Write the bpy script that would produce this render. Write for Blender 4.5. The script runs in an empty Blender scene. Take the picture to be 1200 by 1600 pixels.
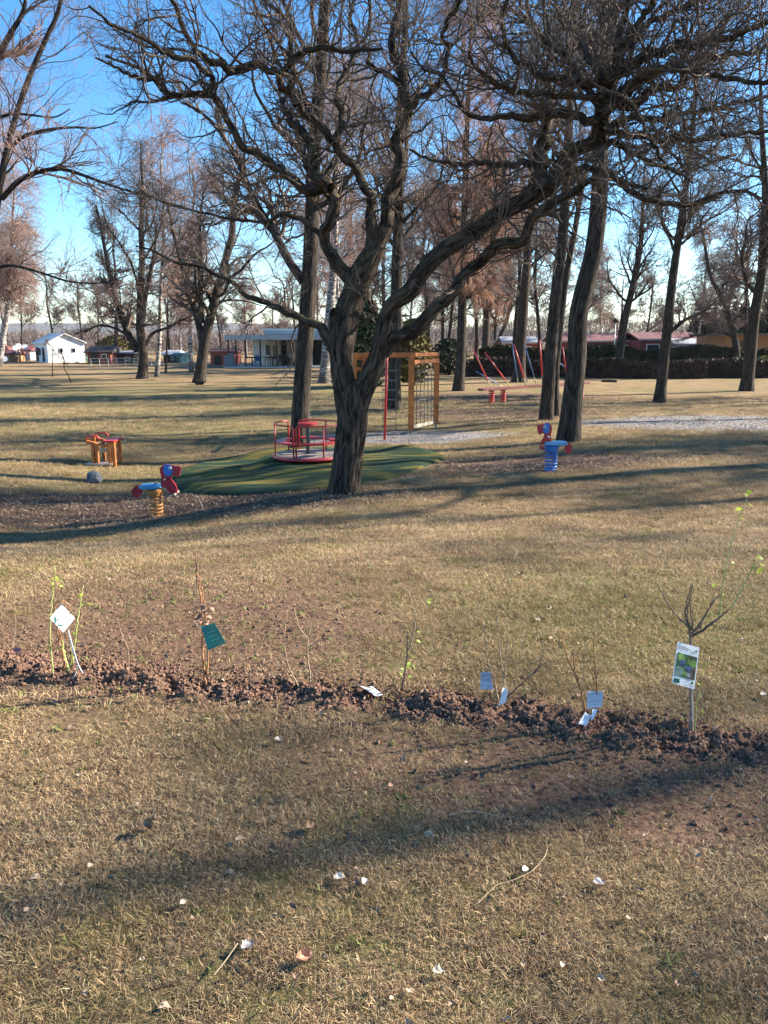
import bpy, bmesh, math, random
import numpy as np
from mathutils import Vector, Matrix
PI = math.pi
R_ = math.radians
random.seed(7)
scene = bpy.context.scene
COL = scene.collection

# ---------------------------------------------------------------- camera and light
PITCH = R_(12.7)
EYE = 1.6
F = 1200.0
cam_d = bpy.data.cameras.new('camera'); cam = bpy.data.objects.new('camera', cam_d); COL.objects.link(cam)
cam.location = (0, 0, EYE); cam.rotation_euler = (PI/2 - PITCH, 0, 0)
cam_d.sensor_fit = 'VERTICAL'; cam_d.sensor_height = 36; cam_d.lens = F/1600*36
cam_d.clip_start = .05; cam_d.clip_end = 6000
scene.camera = cam
SUN_AZ = math.atan2(.96, .28)      # from +Y towards +X
SUN_EL = R_(27)
w = bpy.data.worlds.new('World'); scene.world = w; w.use_nodes = True
nt = w.node_tree; nt.nodes.clear()
sky = nt.nodes.new('ShaderNodeTexSky'); sky.sky_type = 'NISHITA'; sky.sun_disc = False
sky.sun_elevation = SUN_EL; sky.sun_rotation = SUN_AZ
sky.altitude = 300; sky.air_density = 1.0; sky.dust_density = .15; sky.ozone_density = 3.2
bg = nt.nodes.new('ShaderNodeBackground'); bg.inputs[1].default_value = .082
out = nt.nodes.new('ShaderNodeOutputWorld')
hs = nt.nodes.new('ShaderNodeHueSaturation'); hs.inputs['Saturation'].default_value = 1.28; nt.links.new(sky.outputs[0], hs.inputs['Color']); nt.links.new(hs.outputs[0], bg.inputs[0]); nt.links.new(bg.outputs[0], out.inputs[0])
sd = bpy.data.lights.new('sun', 'SUN'); sd.energy = 5.0; sd.angle = R_(.53); sd.color = (1, .90, .76)
sun = bpy.data.objects.new('sun', sd); COL.objects.link(sun)
sv = Vector((math.sin(SUN_AZ)*math.cos(SUN_EL), math.cos(SUN_AZ)*math.cos(SUN_EL), math.sin(SUN_EL)))
sun.rotation_euler = sv.to_track_quat('Z', 'Y').to_euler()
scene.view_settings.view_transform = 'Standard'; scene.view_settings.look = 'None'
scene.view_settings.exposure = 1.88; scene.view_settings.gamma = 1
scene.render.resolution_x = 768; scene.render.resolution_y = 1024

# ---------------------------------------------------------------- maths helpers
def ss(a, b, x):
    t = np.clip((np.asarray(x, float)-a)/(b-a), 0, 1); return t*t*(3-2*t)
def hash3(i, j, k):
    n = (i.astype(np.int64)*374761393 + j.astype(np.int64)*668265263 + k.astype(np.int64)*2147483647) & 0xffffffff
    n = ((n ^ (n >> 13))*1274126177) & 0xffffffff
    n = (n ^ (n >> 16)) & 0xffff
    return n/65535.0
def vnoise(p):
    p = np.asarray(p, float); f = np.floor(p); t = p-f; t = t*t*(3-2*t); i = f.astype(np.int64)
    r = 0
    for a in (0, 1):
        wx = t[..., 0] if a else 1-t[..., 0]
        for b in (0, 1):
            wy = t[..., 1] if b else 1-t[..., 1]
            for c in (0, 1):
                wz = t[..., 2] if c else 1-t[..., 2]
                r = r + wx*wy*wz*hash3(i[..., 0]+a, i[..., 1]+b, i[..., 2]+c)
    return r
def fbm(p, o=4):
    p = np.asarray(p, float); r = 0; a = .5; s = 0
    for k in range(o):
        r = r + a*vnoise(p*(2**k)+k*17.3); s += a; a *= .5
    return r/s
def n2(x, y, s, o=3, z=0.0):
    x = np.asarray(x, float); y = np.asarray(y, float)
    return fbm(np.stack([x*s+31, y*s+57, np.full_like(x, z+.5)], -1), o)-.5

def H(x, y):
    x = np.asarray(x, float); y = np.asarray(y, float)
    z = -.62*ss(4.2, 10.5, y) - .23*ss(12, 21, y)
    z = z - .42*np.exp(-((x+4.6)/2.8)**2)*ss(5, 10.5, y)*(1-ss(14, 22, y))
    z = z + .12*ss(1.2, 5, x)*ss(8, 12, y)*(1-ss(20, 32, y))
    z = z + .22*n2(x, y, .11, 2)*ss(5, 16, y)*(1-ss(60, 110, y)) + .05*n2(x, y, .7, 2)
    return z
cp, sp = math.cos(PITCH), math.sin(PITCH)
def ray(px, py):
    a = (px-600)/F; v = (800-py)/F
    return np.array([a, cp+v*sp, -sp+v*cp])
def P(px, py, Y):
    d = ray(px, py); t = Y/d[1]
    return np.array([d[0]*t, Y, EYE+d[2]*t])
def gp(px, py):
    d = ray(px, py)
    ts = np.concatenate([np.arange(.5, 20, .02), np.arange(20, 400, .2)])
    p = d[None, :]*ts[:, None]; p[:, 2] += EYE
    h = H(p[:, 0], p[:, 1]); k = np.argmax(p[:, 2] < h)
    if k == 0: k = len(ts)-1
    t = ts[k]; q = d*t
    return np.array([q[0], q[1], float(H(q[0], q[1]))])

# ---------------------------------------------------------------- object helpers
def tag(o, label=None, cat=None, group=None, kind=None):
    if label: o['label'] = label
    if cat: o['category'] = cat
    if group: o['group'] = group
    if kind: o['kind'] = kind
    return o
def empty(name, loc, rz=0, **k):
    o = bpy.data.objects.new(name, None); COL.objects.link(o); o.location = loc; o.rotation_euler = (0, 0, rz)
    o.empty_display_size = .2
    return tag(o, **k)
def np_mesh(name, V, Q, smooth=True, attrs=None):
    me = bpy.data.meshes.new(name)
    V = np.asarray(V, np.float32); Q = np.asarray(Q, np.int32)
    me.vertices.add(len(V)); me.vertices.foreach_set('co', V.ravel())
    me.loops.add(Q.size); me.loops.foreach_set('vertex_index', Q.ravel())
    me.polygons.add(len(Q)); me.polygons.foreach_set('loop_start', np.arange(0, Q.size, Q.shape[1], dtype=np.int32))
    if smooth: me.polygons.foreach_set('use_smooth', np.ones(len(Q), bool))
    for k, a in (attrs or {}).items():
        a = np.asarray(a, np.float32)
        if a.ndim == 2: me.attributes.new(k, 'FLOAT_VECTOR', 'POINT').data.foreach_set('vector', a.ravel())
        else: me.attributes.new(k, 'FLOAT', 'POINT').data.foreach_set('value', a)
    me.update(calc_edges=True); me.validate()
    return me
def obj(name, me, mat=None, parent=None, loc=None):
    o = bpy.data.objects.new(name, me); COL.objects.link(o)
    if mat and not me.materials: me.materials.append(mat)
    if parent: o.parent = parent
    if loc is not None: o.location = loc
    return o
def copy_tree(o, parent=None):
    c = o.copy(); COL.objects.link(c); c.parent = parent
    for ch in list(o.children): copy_tree(ch, c)
    return c

class MB:
    """collects shapes for ONE mesh"""
    def __init__(s): s.v = []; s.f = []; s.sm = []
    def add(s, vs, fs, smooth=False):
        n = len(s.v); s.v += [tuple(map(float, v)) for v in vs]
        for f in fs: s.f.append([i+n for i in f]); s.sm.append(smooth)
        return s
    def box(s, c, d, rz=0, rx=0, ry=0, bev=0):
        m = Matrix.Translation(Vector([float(q) for q in c])) @ Matrix.Rotation(rz, 4, 'Z') @ Matrix.Rotation(ry, 4, 'Y') @ Matrix.Rotation(rx, 4, 'X')
        hx, hy, hz = d[0]/2, d[1]/2, d[2]/2
        if bev <= 0:
            vs = [m @ Vector((sx*hx, sy*hy, sz*hz)) for sz in (-1, 1) for sy in (-1, 1) for sx in (-1, 1)]
            return s.add(vs, [(0, 2, 3, 1), (4, 5, 7, 6), (0, 1, 5, 4), (2, 6, 7, 3), (0, 4, 6, 2), (1, 3, 7, 5)])
        bm = bmesh.new(); bmesh.ops.create_cube(bm, size=1)
        for v in bm.verts: v.co = Vector((v.co.x*d[0], v.co.y*d[1], v.co.z*d[2]))
        bmesh.ops.bevel(bm, geom=list(bm.edges), offset=bev, segments=2, affect='EDGES')
        bm.verts.index_update()
        s.add([m @ v.co for v in bm.verts], [[v.index for v in f.verts] for f in bm.faces]); bm.free(); return s
    def beam(s, a, b, wd, ht=None, bev=0):
        a = Vector([float(q) for q in a]); b = Vector([float(q) for q in b]); ht = ht or wd
        d = b-a; L = d.length; z = d.normalized()
        x = Vector((0, 0, 1)).cross(z)
        x = Vector((1, 0, 0)) if x.length < .2 else x.normalized()
        y = z.cross(x)
        m = Matrix((x, y, z)).transposed().to_4x4(); m.translation = (a+b)/2
        t = MB(); t.box((0, 0, 0), (wd, ht, L), bev=bev)
        return s.add([m @ Vector(v) for v in t.v], t.f)
    def tube(s, pts, r, S=8, caps=True):
        pts = [Vector([float(q) for q in p]) for p in pts]; n = len(pts)
        rs = r if hasattr(r, '__len__') else [r]*n
        u = None; vs = []; fs = []
        for i, p in enumerate(pts):
            t = (pts[min(i+1, n-1)]-pts[max(i-1, 0)]).normalized()
            if u is None:
                u = t.orthogonal().normalized()
            u = (u - t*u.dot(t)); u = u.normalized() if u.length > 1e-6 else t.orthogonal().normalized()
            w_ = t.cross(u)
            for k in range(S):
                a = 2*PI*k/S; vs.append(p+(u*math.cos(a)+w_*math.sin(a))*rs[i])
        for i in range(n-1):
            for k in range(S): fs.append((i*S+k, i*S+(k+1) % S, (i+1)*S+(k+1) % S, (i+1)*S+k))
        if caps: fs.append(tuple(range(S))[::-1]); fs.append(tuple(range((n-1)*S, n*S)))
        return s.add(vs, fs, True)
    def lathe(s, c, prof, S=32):
        vs = []; fs = []; n = len(prof)
        for r, z in prof:
            for k in range(S): vs.append((c[0]+r*math.cos(2*PI*k/S), c[1]+r*math.sin(2*PI*k/S), c[2]+z))
        for i in range(n-1):
            for k in range(S): fs.append((i*S+k, i*S+(k+1) % S, (i+1)*S+(k+1) % S, (i+1)*S+k))
        fs.append(tuple(range(S))[::-1]); fs.append(tuple(range((n-1)*S, n*S)))
        return s.add(vs, fs, False)
    def plate(s, poly, th, y0=0):
        """poly in x,z ; thickness along y"""
        n = len(poly)
        vs = [(x, y0-th/2, z) for x, z in poly]+[(x, y0+th/2, z) for x, z in poly]
        fs = [tuple(range(n)), tuple(range(2*n-1, n-1, -1))]+[(i, i+n, (i+1) % n+n, (i+1) % n) for i in range(n)]
        return s.add(vs, fs)
    def build(s, name, mat, parent=None, loc=None):
        me = bpy.data.meshes.new(name); me.from_pydata(s.v, [], s.f); me.update()
        for p, q in zip(me.polygons, s.sm): p.use_smooth = q
        bm = bmesh.new(); bm.from_mesh(me); bmesh.ops.recalc_face_normals(bm, faces=bm.faces); bm.to_mesh(me); bm.free()
        return obj(name, me, mat, parent, loc)
def blob(poly, n=3):
    """round a polygon (Chaikin)"""
    for _ in range(n):
        q = []
        for i in range(len(poly)):
            a = poly[i]; b = poly[(i+1) % len(poly)]
            q += [(a[0]*.75+b[0]*.25, a[1]*.75+b[1]*.25), (a[0]*.25+b[0]*.75, a[1]*.25+b[1]*.75)]
        poly = q
    return poly

# ---------------------------------------------------------------- materials
def newmat(name):
    m = bpy.data.materials.new(name); m.use_nodes = True
    n = m.node_tree; b = n.nodes['Principled BSDF']; return m, n, b
def N(nt, t, **k):
    n = nt.nodes.new(t)
    for a, b in k.items():
        if a.startswith('i_'): n.inputs[int(a[2:])].default_value = b
        else: setattr(n, a, b)
    return n
def noise(nt, vec, scale, detail=3, rough=.55, dist=0):
    n = N(nt, 'ShaderNodeTexNoise'); n.inputs['Scale'].default_value = scale; n.inputs['Detail'].default_value = detail
    n.inputs['Roughness'].default_value = rough; n.inputs['Distortion'].default_value = dist
    if vec is not None: nt.links.new(vec, n.inputs['Vector'])
    return n.outputs['Fac']
def ramp(nt, fac, stops):
    r = N(nt, 'ShaderNodeValToRGB'); nt.links.new(fac, r.inputs[0]); e = r.color_ramp.elements
    while len(e) > 1: e.remove(e[-1])
    e[0].position = stops[0][0]; e[0].color = (*stops[0][1], 1) if hasattr(stops[0][1], '__len__') else (stops[0][1],)*3+(1,)
    for p, c in stops[1:]:
        q = e.new(p); q.color = (*c, 1) if hasattr(c, '__len__') else (c, c, c, 1)
    return r.outputs[0]
def mix(nt, fac, a, b, mode='MIX'):
    m = N(nt, 'ShaderNodeMix', data_type='RGBA', blend_type=mode)
    for s, v in ((m.inputs[0], fac), (m.inputs[6], a), (m.inputs[7], b)):
        if isinstance(v, bpy.types.NodeSocket): nt.links.new(v, s)
        elif hasattr(v, '__len__'): s.default_value = (*v, 1)
        else: s.default_value = v
    return m.outputs[2]
def math_(nt, op, a, b=0.0, clamp=False):
    m = N(nt, 'ShaderNodeMath', operation=op, use_clamp=clamp)
    for i, v in enumerate((a, b)):
        if isinstance(v, bpy.types.NodeSocket): nt.links.new(v, m.inputs[i])
        else: m.inputs[i].default_value = v
    return m.outputs[0]
def bump(nt, b, h, strength=.5, dist=.02):
    n = N(nt, 'ShaderNodeBump'); n.inputs['Strength'].default_value = strength; n.inputs['Distance'].default_value = dist
    nt.links.new(h, n.inputs['Height']); nt.links.new(n.outputs[0], b.inputs['Normal'])
def attr(nt, name):
    a = N(nt, 'ShaderNodeAttribute'); a.attribute_name = name; return a
def position(nt): return N(nt, 'ShaderNodeNewGeometry').outputs['Position']
def mapv(nt, v, s):
    m = N(nt, 'ShaderNodeMapping'); nt.links.new(v, m.inputs[0]); m.inputs['Scale'].default_value = s; return m.outputs[0]

def simple(name, c, rough=.6, metal=0, var=.15, scale=8, bmp=0, c2=None, trans=0):
    m, n, b = newmat(name)
    tc = N(n, 'ShaderNodeTexCoord').outputs['Object']
    f = noise(n, tc, scale, 4)
    d = c2 or tuple(x*(1-var*2) for x in c); u = c if c2 else tuple(min(1, x*(1+var)) for x in c)
    col = ramp(n, f, [(.35, d), (.65, u)])
    n.links.new(col, b.inputs['Base Color']); b.inputs['Roughness'].default_value = rough; b.inputs['Metallic'].default_value = metal
    if bmp: bump(n, b, noise(n, tc, scale*6, 3), bmp, .005)
    return m
def bark(name, dark, light, sc=16, st=.16, bs=1.0, bd=.03, lo=.42, hi=.66, moss=None):
    m, n, b = newmat(name)
    v = attr(n, 'bk').outputs['Vector']; mv = mapv(n, v, (1, 1, st))
    f = noise(n, mv, sc, 5, .6, .6); g = noise(n, v, 3.0, 3)
    col = ramp(n, f, [(lo, dark), (hi, light)])
    col = mix(n, ramp(n, g, [(.35, .0), (.7, .45)]), col, tuple(q*.7 for q in light))
    if moss:
        nz = N(n, 'ShaderNodeSeparateXYZ'); n.links.new(N(n, 'ShaderNodeNewGeometry').outputs['Normal'], nz.inputs[0])
        mf = math_(n, 'MULTIPLY', ramp(n, noise(n, v, 6, 3), [(.5, 0.), (.62, 1.)]), ramp(n, nz.outputs[2], [(.0, 0.), (.7, .7)]))
        col = mix(n, mf, col, moss)
    n.links.new(col, b.inputs['Base Color']); b.inputs['Roughness'].default_value = .95
    b.inputs['Specular IOR Level'].default_value = .15
    bump(n, b, f, bs, bd)
    return m
def birchbark(name):
    m, n, b = newmat(name)
    v = attr(n, 'bk').outputs['Vector']
    f = noise(n, mapv(n, v, (.5, .5, 3)), 5, 4, .6, .4); g = noise(n, v, 2.0, 3)
    col = ramp(n, f, [(.46, (.06, .05, .045)), (.58, (.50, .46, .42))])
    z = N(n, 'ShaderNodeSeparateXYZ'); n.links.new(v, z.inputs[0])
    low = ramp(n, math_(n, 'ADD', math_(n, 'MULTIPLY', z.outputs[2], .35), g), [(.55, 1.), (.95, 0.)])
    col = mix(n, low, col, (.07, .06, .05))
    n.links.new(col, b.inputs['Base Color']); b.inputs['Roughness'].default_value = .8
    return m
def twigmat(name, c):
    m, n, b = newmat(name)
    f = noise(n, position(n), 1.3, 3)
    n.links.new(ramp(n, f, [(.35, tuple(q*.65 for q in c)), (.65, tuple(q*1.25 for q in c))]), b.inputs['Base Color'])
    b.inputs['Roughness'].default_value = .8; b.inputs['Specular IOR Level'].default_value = .25
    return m
MAT = {}
MAT['bark_main'] = bark('bark_furrowed', (.008, .006, .005), (.115, .09, .07), sc=20, st=.22, bs=1, bd=.05, moss=(.16, .14, .05))
MAT['bark'] = bark('bark_grey_brown', (.011, .009, .007), (.10, .08, .064), sc=17, st=.2, bs=1, bd=.035)
MAT['bark_dark'] = bark('bark_dark', (.014, .011, .01), (.085, .068, .057), sc=14, st=.25, bs=.9, bd=.03)
MAT['birch'] = birchbark('bark_birch')
MAT['twig'] = twigmat('twig_brown', (.155, .115, .095))
MAT['twig_main'] = twigmat('twig_dark_brown', (.10, .076, .06))
MAT['twig_larch'] = twigmat('twig_orange', (.32, .18, .12))
MAT['twig_birch'] = twigmat('twig_reddish', (.28, .18, .145))
MAT['twig_far'] = twigmat('twig_greyish', (.20, .155, .135))
# ---------------------------------------------------------------- branch geometry (numpy)
def nrm(v): return v/np.maximum(np.linalg.norm(v, axis=-1, keepdims=True), 1e-9)
class Geo:
    def __init__(s): s.V = []; s.Q = []; s.B = []; s.n = 0
    def tubes(s, Pp, Rr, S, rough=0, rs=8, rz=1.2, ridge=.12):
        """Pp [N,K,3]; Rr [N,K]"""
        n, K, _ = Pp.shape
        T = np.gradient(Pp, axis=1) if K > 2 else np.repeat((Pp[:, 1]-Pp[:, 0])[:, None], 2, 1)
        T = nrm(T)
        mT = nrm(Pp[:, -1]-Pp[:, 0]); a = np.where(np.abs(mT[:, 2:3]) < .8, [[0, 0, 1.]], [[1., 0, 0]])
        ref = nrm(np.cross(mT, a))[:, None, :]
        U = nrm(ref - T*np.sum(ref*T, -1, keepdims=True)); W = np.cross(T, U)
        th = np.arange(S)*2*PI/S
        c, d = np.cos(th), np.sin(th)
        rad = U[:, :, None]*c[None, None, :, None] + W[:, :, None]*d[None, None, :, None]
        seg = np.linalg.norm(np.diff(Pp, axis=1), axis=-1); L = np.concatenate([np.zeros((n, 1)), np.cumsum(seg, 1)], 1)
        Rm = Rr[:, :1]
        off = (np.arange(n)*.37)[:, None, None]
        bk = np.stack([np.broadcast_to(c*1., (n, K, S))*Rm[:, :, None]+off, np.broadcast_to(d, (n, K, S))*Rm[:, :, None], np.broadcast_to(L[:, :, None], (n, K, S))], -1)
        RR = np.broadcast_to(Rr[:, :, None], (n, K, S)).copy()
        if rough:
            q = bk*np.array([rs, rs, rz]); RR *= 1+rough*(fbm(q+3.3, 3)-.5)*2
            q = bk*np.array([rs*4, rs*4, rz*2.5]); rdg = 1-np.abs(fbm(q+9, 3)-.5)*4
            RR += rough*ridge*Rm[:, :, None]*rdg
        V = Pp[:, :, None]+rad*RR[..., None]
        i = np.arange(n)[:, None, None]*K*S; k = np.arange(K-1)[None, :, None]*S; j = np.arange(S)[None, None, :]; j2 = (j+1) % S
        Q = np.stack([i+k+j, i+k+j2, i+k+S+j2, i+k+S+j], -1).reshape(-1, 4)
        s.V.append(V.reshape(-1, 3)); s.Q.append(Q+s.n); s.B.append(bk.reshape(-1, 3)); s.n += n*K*S
        return s
    def mesh(s, name, origin=(0, 0, 0)):
        V = np.concatenate(s.V)-np.array(origin); return np_mesh(name, V, np.concatenate(s.Q), True, {'bk': np.concatenate(s.B)})
def smoothpath(pts, K):
    """Catmull-Rom through pts (columns: x y z r ...), resampled by arc length to K points"""
    p = np.asarray(pts, float); e = np.concatenate([[2*p[0]-p[1]], p, [2*p[-1]-p[-2]]]); o = []
    for i in range(1, len(e)-2):
        t = np.linspace(0, 1, 12, endpoint=False)[:, None]; a, b, c, d = e[i-1], e[i], e[i+1], e[i+2]
        o.append(.5*(2*b+(c-a)*t+(2*a-5*b+4*c-d)*t*t+(-a+3*b-3*c+d)*t**3))
    o.append(p[-1:]); o = np.concatenate(o)
    L = np.concatenate([[0], np.cumsum(np.linalg.norm(np.diff(o[:, :3], axis=0), axis=1))]); q = np.linspace(0, L[-1], K)
    r = np.stack([np.interp(q, L, o[:, k]) for k in range(o.shape[1])], 1)
    r[:, 3] = np.maximum(r[:, 3], min(p[:, 3])) ; return r
def grow(rng, Pp, Rr, M, t0, t1, ang, length, K, wob, trop, rr, rmin, rmax=1e9, taper=.8, up=None, rend=None, lp=.4):
    """M children spread over the parents in proportion to their length"""
    n, K0, _ = Pp.shape
    Ls = np.linalg.norm(np.diff(Pp, axis=1), axis=-1).sum(1)
    pi = rng.choice(n, M, p=Ls/Ls.sum()); pi.sort()
    t = rng.uniform(t0, t1, M); ft = t*(K0-1); i = np.minimum(ft.astype(int), K0-2); f = (ft-i)[:, None]
    A = Pp[pi, i]; B = Pp[pi, i+1]; base = A*(1-f)+B*f; T = nrm(B-A)
    rb = Rr[pi, i]*(1-f[:, 0])+Rr[pi, i+1]*f[:, 0]
    q = rng.normal(size=(M, 3));
    if up is not None: q[:, 2] += up
    q = nrm(q-T*np.sum(q*T, -1, keepdims=True))
    a = rng.uniform(ang[0], ang[1], M)[:, None]
    d = nrm(T*np.cos(a)+q*np.sin(a))
    L = length*(1-lp*t)*rng.uniform(.55, 1.25, M)
    r0 = np.clip(rb*rr, rmin, rmax)
    pts = [base]; seg = (L/(K-1))[:, None]
    g = np.array([0, 0, trop])
    for k in range(K-1):
        d = nrm(d+rng.normal(size=(M, 3))*wob+g*(k > 0)); pts.append(pts[-1]+d*seg)
    s = np.linspace(0, 1, K)[None, :]
    Rn = r0[:, None]*(1-taper*s)
    Rn = np.maximum(Rn, rend if rend else rmin*.45)
    return np.stack(pts, 1), Rn

STY = {
 #        limbs: n, t0,t1, ang, lenfrac(of H), wob, trop ; L2 count, len ; L3 ; L4
 'tall':  dict(n=24, t0=.28, t1=.97, ang=(.6, 1.15), lf=.27, wob=.16, trop=.07, n2=190, l2=.11, n3=1400, l3=.055, n4=4200, l4=.032, w2=.25),
 'spread': dict(n=13, t0=.16, t1=.85, ang=(.75, 1.25), lf=.50, wob=.19, trop=.07, n2=170, l2=.15, n3=1400, l3=.075, n4=4600, l4=.036, w2=.28),
 'larch': dict(n=95, t0=.2, t1=.99, ang=(1.0, 1.5), lf=.23, wob=.07, trop=.10, n2=1300, l2=.07, n3=11000, l3=.045, n4=0, l4=0, w2=.16, t2=-.3, lp=.62),
 'light': dict(n=15, t0=.22, t1=.97, ang=(.5, 1.1), lf=.26, wob=.15, trop=.03, n2=110, l2=.12, n3=900, l3=.07, n4=2600, l4=.045, w2=.2, lr=.22),
 'birch': dict(n=24, t0=.25, t1=.98, ang=(.4, .9), lf=.24, wob=.13, trop=.02, n2=260, l2=.13, n3=2600, l3=.10, n4=2600, l4=.05, w2=.13, t2=-.16),
 'young': dict(n=10, t0=.35, t1=.97, ang=(.5, .9), lf=.33, wob=.18, trop=.05, n2=40, l2=.14, n3=110, l3=.07, n4=0, l4=0, w2=.2),
}
def build_tree(seed, path, Htot, style, rmin=.006, barkm='bark', twigm='twig', scale_n=1.0, flare=1.35, S=14, rough=.06, extra=None, origin=None):
    """path: list of (x,y,z,r) world. returns trunk mesh, crown mesh (local to origin=path[0])"""
    rng = np.random.default_rng(seed); st = STY[style]; o = np.array(path[0][:3]) if origin is None else np.array(origin)
    pth = [np.array(p, float) for p in path]
    # extend the trunk to its full height
    z0 = pth[0][2]; top = z0+Htot; last = pth[-1]; d = nrm(pth[-1][:3]-pth[-2][:3]); d = nrm(d+np.array([0, 0, .8]))
    if last[2] < top-.3:
        n = max(2, int((top-last[2])/1.6)); rem = top-last[2]
        for k in range(1, n+1):
            q = last[:3]+d*(rem*k/n)/max(d[2], .5)+rng.normal(size=3)*[.12, .12, 0]*(k < n or 1); pth.append(np.array([*q, last[3]*(1-k/n)**.85+rmin*2]))
    K = max(24, int(Htot/.22))
    p = smoothpath(pth, K); zz = p[:, 2]-p[0, 2]
    p[:, 3] *= 1+(flare-1)*np.exp(-np.maximum(zz, 0)/.28)
    p[0, 2] -= .12
    g = Geo(); g.tubes(p[None, :, :3], p[None, :, 3], S, rough, 3.2/max(p[3, 3], .05)*.3, 1.2)
    TP, TR = p[None, 3:, :3], p[None, 3:, 3]
    LP, LR = grow(rng, TP, TR, int(st['n']*max(scale_n, .7)), st['t0'], st['t1'], st['ang'], Htot*st['lf'], 14, st['wob'], st['trop'], st.get('lr', .42), rmin*2.0, taper=.85, lp=st.get('lp', .45))
    ex = []
    if extra:
        for e in extra:
            q = smoothpath(e, 20); ex.append(q)
        LP = np.concatenate([LP]); 
        for q in ex:
            g.tubes(q[None, :, :3], q[None, :, 3], 9, .05)
    g.tubes(LP, LR, 7)
    t2 = st.get('t2', .03)
    if ex:
        EP = np.stack([smoothpath(q, 14)[:, :3] for q in ex]); ER = np.stack([smoothpath(q, 14)[:, 3] for q in ex])
        LP = np.concatenate([LP, EP, EP]); LR = np.concatenate([LR, ER, ER])
    c = Geo()
    A2, B2 = grow(rng, LP, LR, int(st['n2']*scale_n), .15, 1, (.4, 1.0), Htot*st['l2'], 9, st['w2'], t2, .6, rmin*1.5, taper=.75)
    c.tubes(A2, B2, 4)
    A3, B3 = grow(rng, A2, B2, int(st['n3']*scale_n), .1, 1, (.35, 1.0), Htot*st['l3'], 6, st['w2'], t2*1.2, .65, rmin, taper=.6)
    c.tubes(A3, B3, 3)
    if st['n4']:
        A4, B4 = grow(rng, A3, B3, int(st['n4']*scale_n), .1, 1, (.3, 1.0), Htot*st['l4'], 4, st['w2'], t2*1.2, .7, rmin*.75, taper=.5)
        c.tubes(A4, B4, 3)
    return g.mesh('trunk', o), c.mesh('crown', o), MAT[barkm], MAT[twigm]
def plant_tree(name, meshes, loc, label, cat='tree', group=None, rz=0, sc=1):
    t, c, bm_, tm = meshes
    e = empty(name, loc, rz, label=label, cat=cat, group=group); e.scale = (sc, sc, sc)
    obj('trunk', t, bm_, e); obj('crown', c, tm, e)
    return e
def px_tree(name, seed, pts, wpx, Htot, style, label, Y=None, dy=None, extra=None, cat='tree', group=None, **k):
    b = gp(*pts[0]); Y = b[1]; wpx = wpx*.86; path = [(*b, wpx/2/F*Y)]
    for i, q in enumerate(pts[1:]):
        yy = Y+(dy[i] if dy else 0)
        w3 = P(q[0], q[1], yy); h = (w3[2]-b[2])/Htot
        path.append((*w3, wpx/2/F*Y*max(.12, (1-h)**.7)))
    ex = None
    if extra:
        ex = []
        for e in extra:
            n = len(e['p']); ex.append([(*P(a, c_, Y+e.get('d', 0)*i/(n-1)), e['w']/2/F*Y*(1-.75*i/(n-1))) for i, (a, c_) in enumerate(e['p'])])
    k.setdefault('rmin', max(.0042, .00018*Y))
    return plant_tree(name, build_tree(seed, path, Htot, style, extra=ex, **k), b, label, cat, group)
# ---------------------------------------------------------------- ground masks
ROW = np.array([gp(*q)[:2] for q in ((-260, 1020), (-100, 1030), (20, 1040), (150, 1055), (300, 1074), (450, 1085), (600, 1095), (780, 1115), (920, 1140), (1080, 1160), (1200, 1175), (1350, 1190))])
def rowdist(x, y):
    """signed distance across the dug row (positive = farther from the camera)"""
    yy = np.interp(x, ROW[:, 0], ROW[:, 1]); s = np.interp(x, ROW[:, 0], np.gradient(ROW[:, 1], ROW[:, 0]))
    return (y-yy)/np.sqrt(1+s*s)
def m_soil(x, y):
    d = rowdist(x, y)+.22*n2(x, y, 2.6, 4)
    wd = (.115+.03*np.clip(x, -1, 2))*(1+1.6*n2(x, y, 1.1, 2, 3))
    m = 1-ss(wd*.75, wd*1.35, np.abs(d))
    return m*ss(-3.2, -2.6, x)*(1-ss(2.6, 3.2, x))
def ell(x, y, c, rx, ry, rot=0, e=.35, nz=.5, s=.9):
    dx, dy = x-c[0], y-c[1]; u = dx*math.cos(rot)+dy*math.sin(rot); v = -dx*math.sin(rot)+dy*math.cos(rot)
    return 1-ss(1-e, 1+e, np.hypot(u/rx, v/ry)+nz*n2(x, y, s, 3))
def m_bare(x, y):
    """thin brown earth showing through: behind the row on the left, in front of it on the right"""
    a = ell(x, y, gp(310, 975), 1.35, .95, 0, .7, 1.1, 2.2)
    b = ell(x, y, gp(800, 1225), 1.0, .32, -.1, .6, 1.0, 3)
    c = ell(x, y, gp(90, 1010), .7, .35, 0, .5, .8, 3)
    d = ell(x, y, gp(1150, 1250), .6, .35, 0, .6, .9, 3)
    e = .85*np.exp(-(rowdist(x, y)/.36)**2)*np.clip(.75+2.2*n2(x, y, 3.5, 4, 2), 0, 1)*ss(-3.4, -2.8, x)*(1-ss(2.8, 3.4, x))
    return np.clip(a*1.05+b*.9+c*.9+d*.8+e, 0, 1)
GLr, GRr = gp(245, 806), gp(860, 735)
def m_mulch(x, y):
    a = ell(x, y, gp(150, 800), 3.6, 1.25, .05, .3, .6, .8); b = ell(x, y, gp(850, 722), 2.1, 1.3, .1, .3, .6, .8)
    c = ell(x, y, gp(480, 785), 1.9, .55, .1, .4, .6, 1); e = ell(x, y, gp(800, 622), 4.5, 3.2, 0, .4, .6, .5)
    f = ell(x, y, gp(780, 645), 3.5, 2.2, 0, .4, .7, .6)
    return np.clip(a+b+c*.8+e*.8+f*.8, 0, 1)
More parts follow.
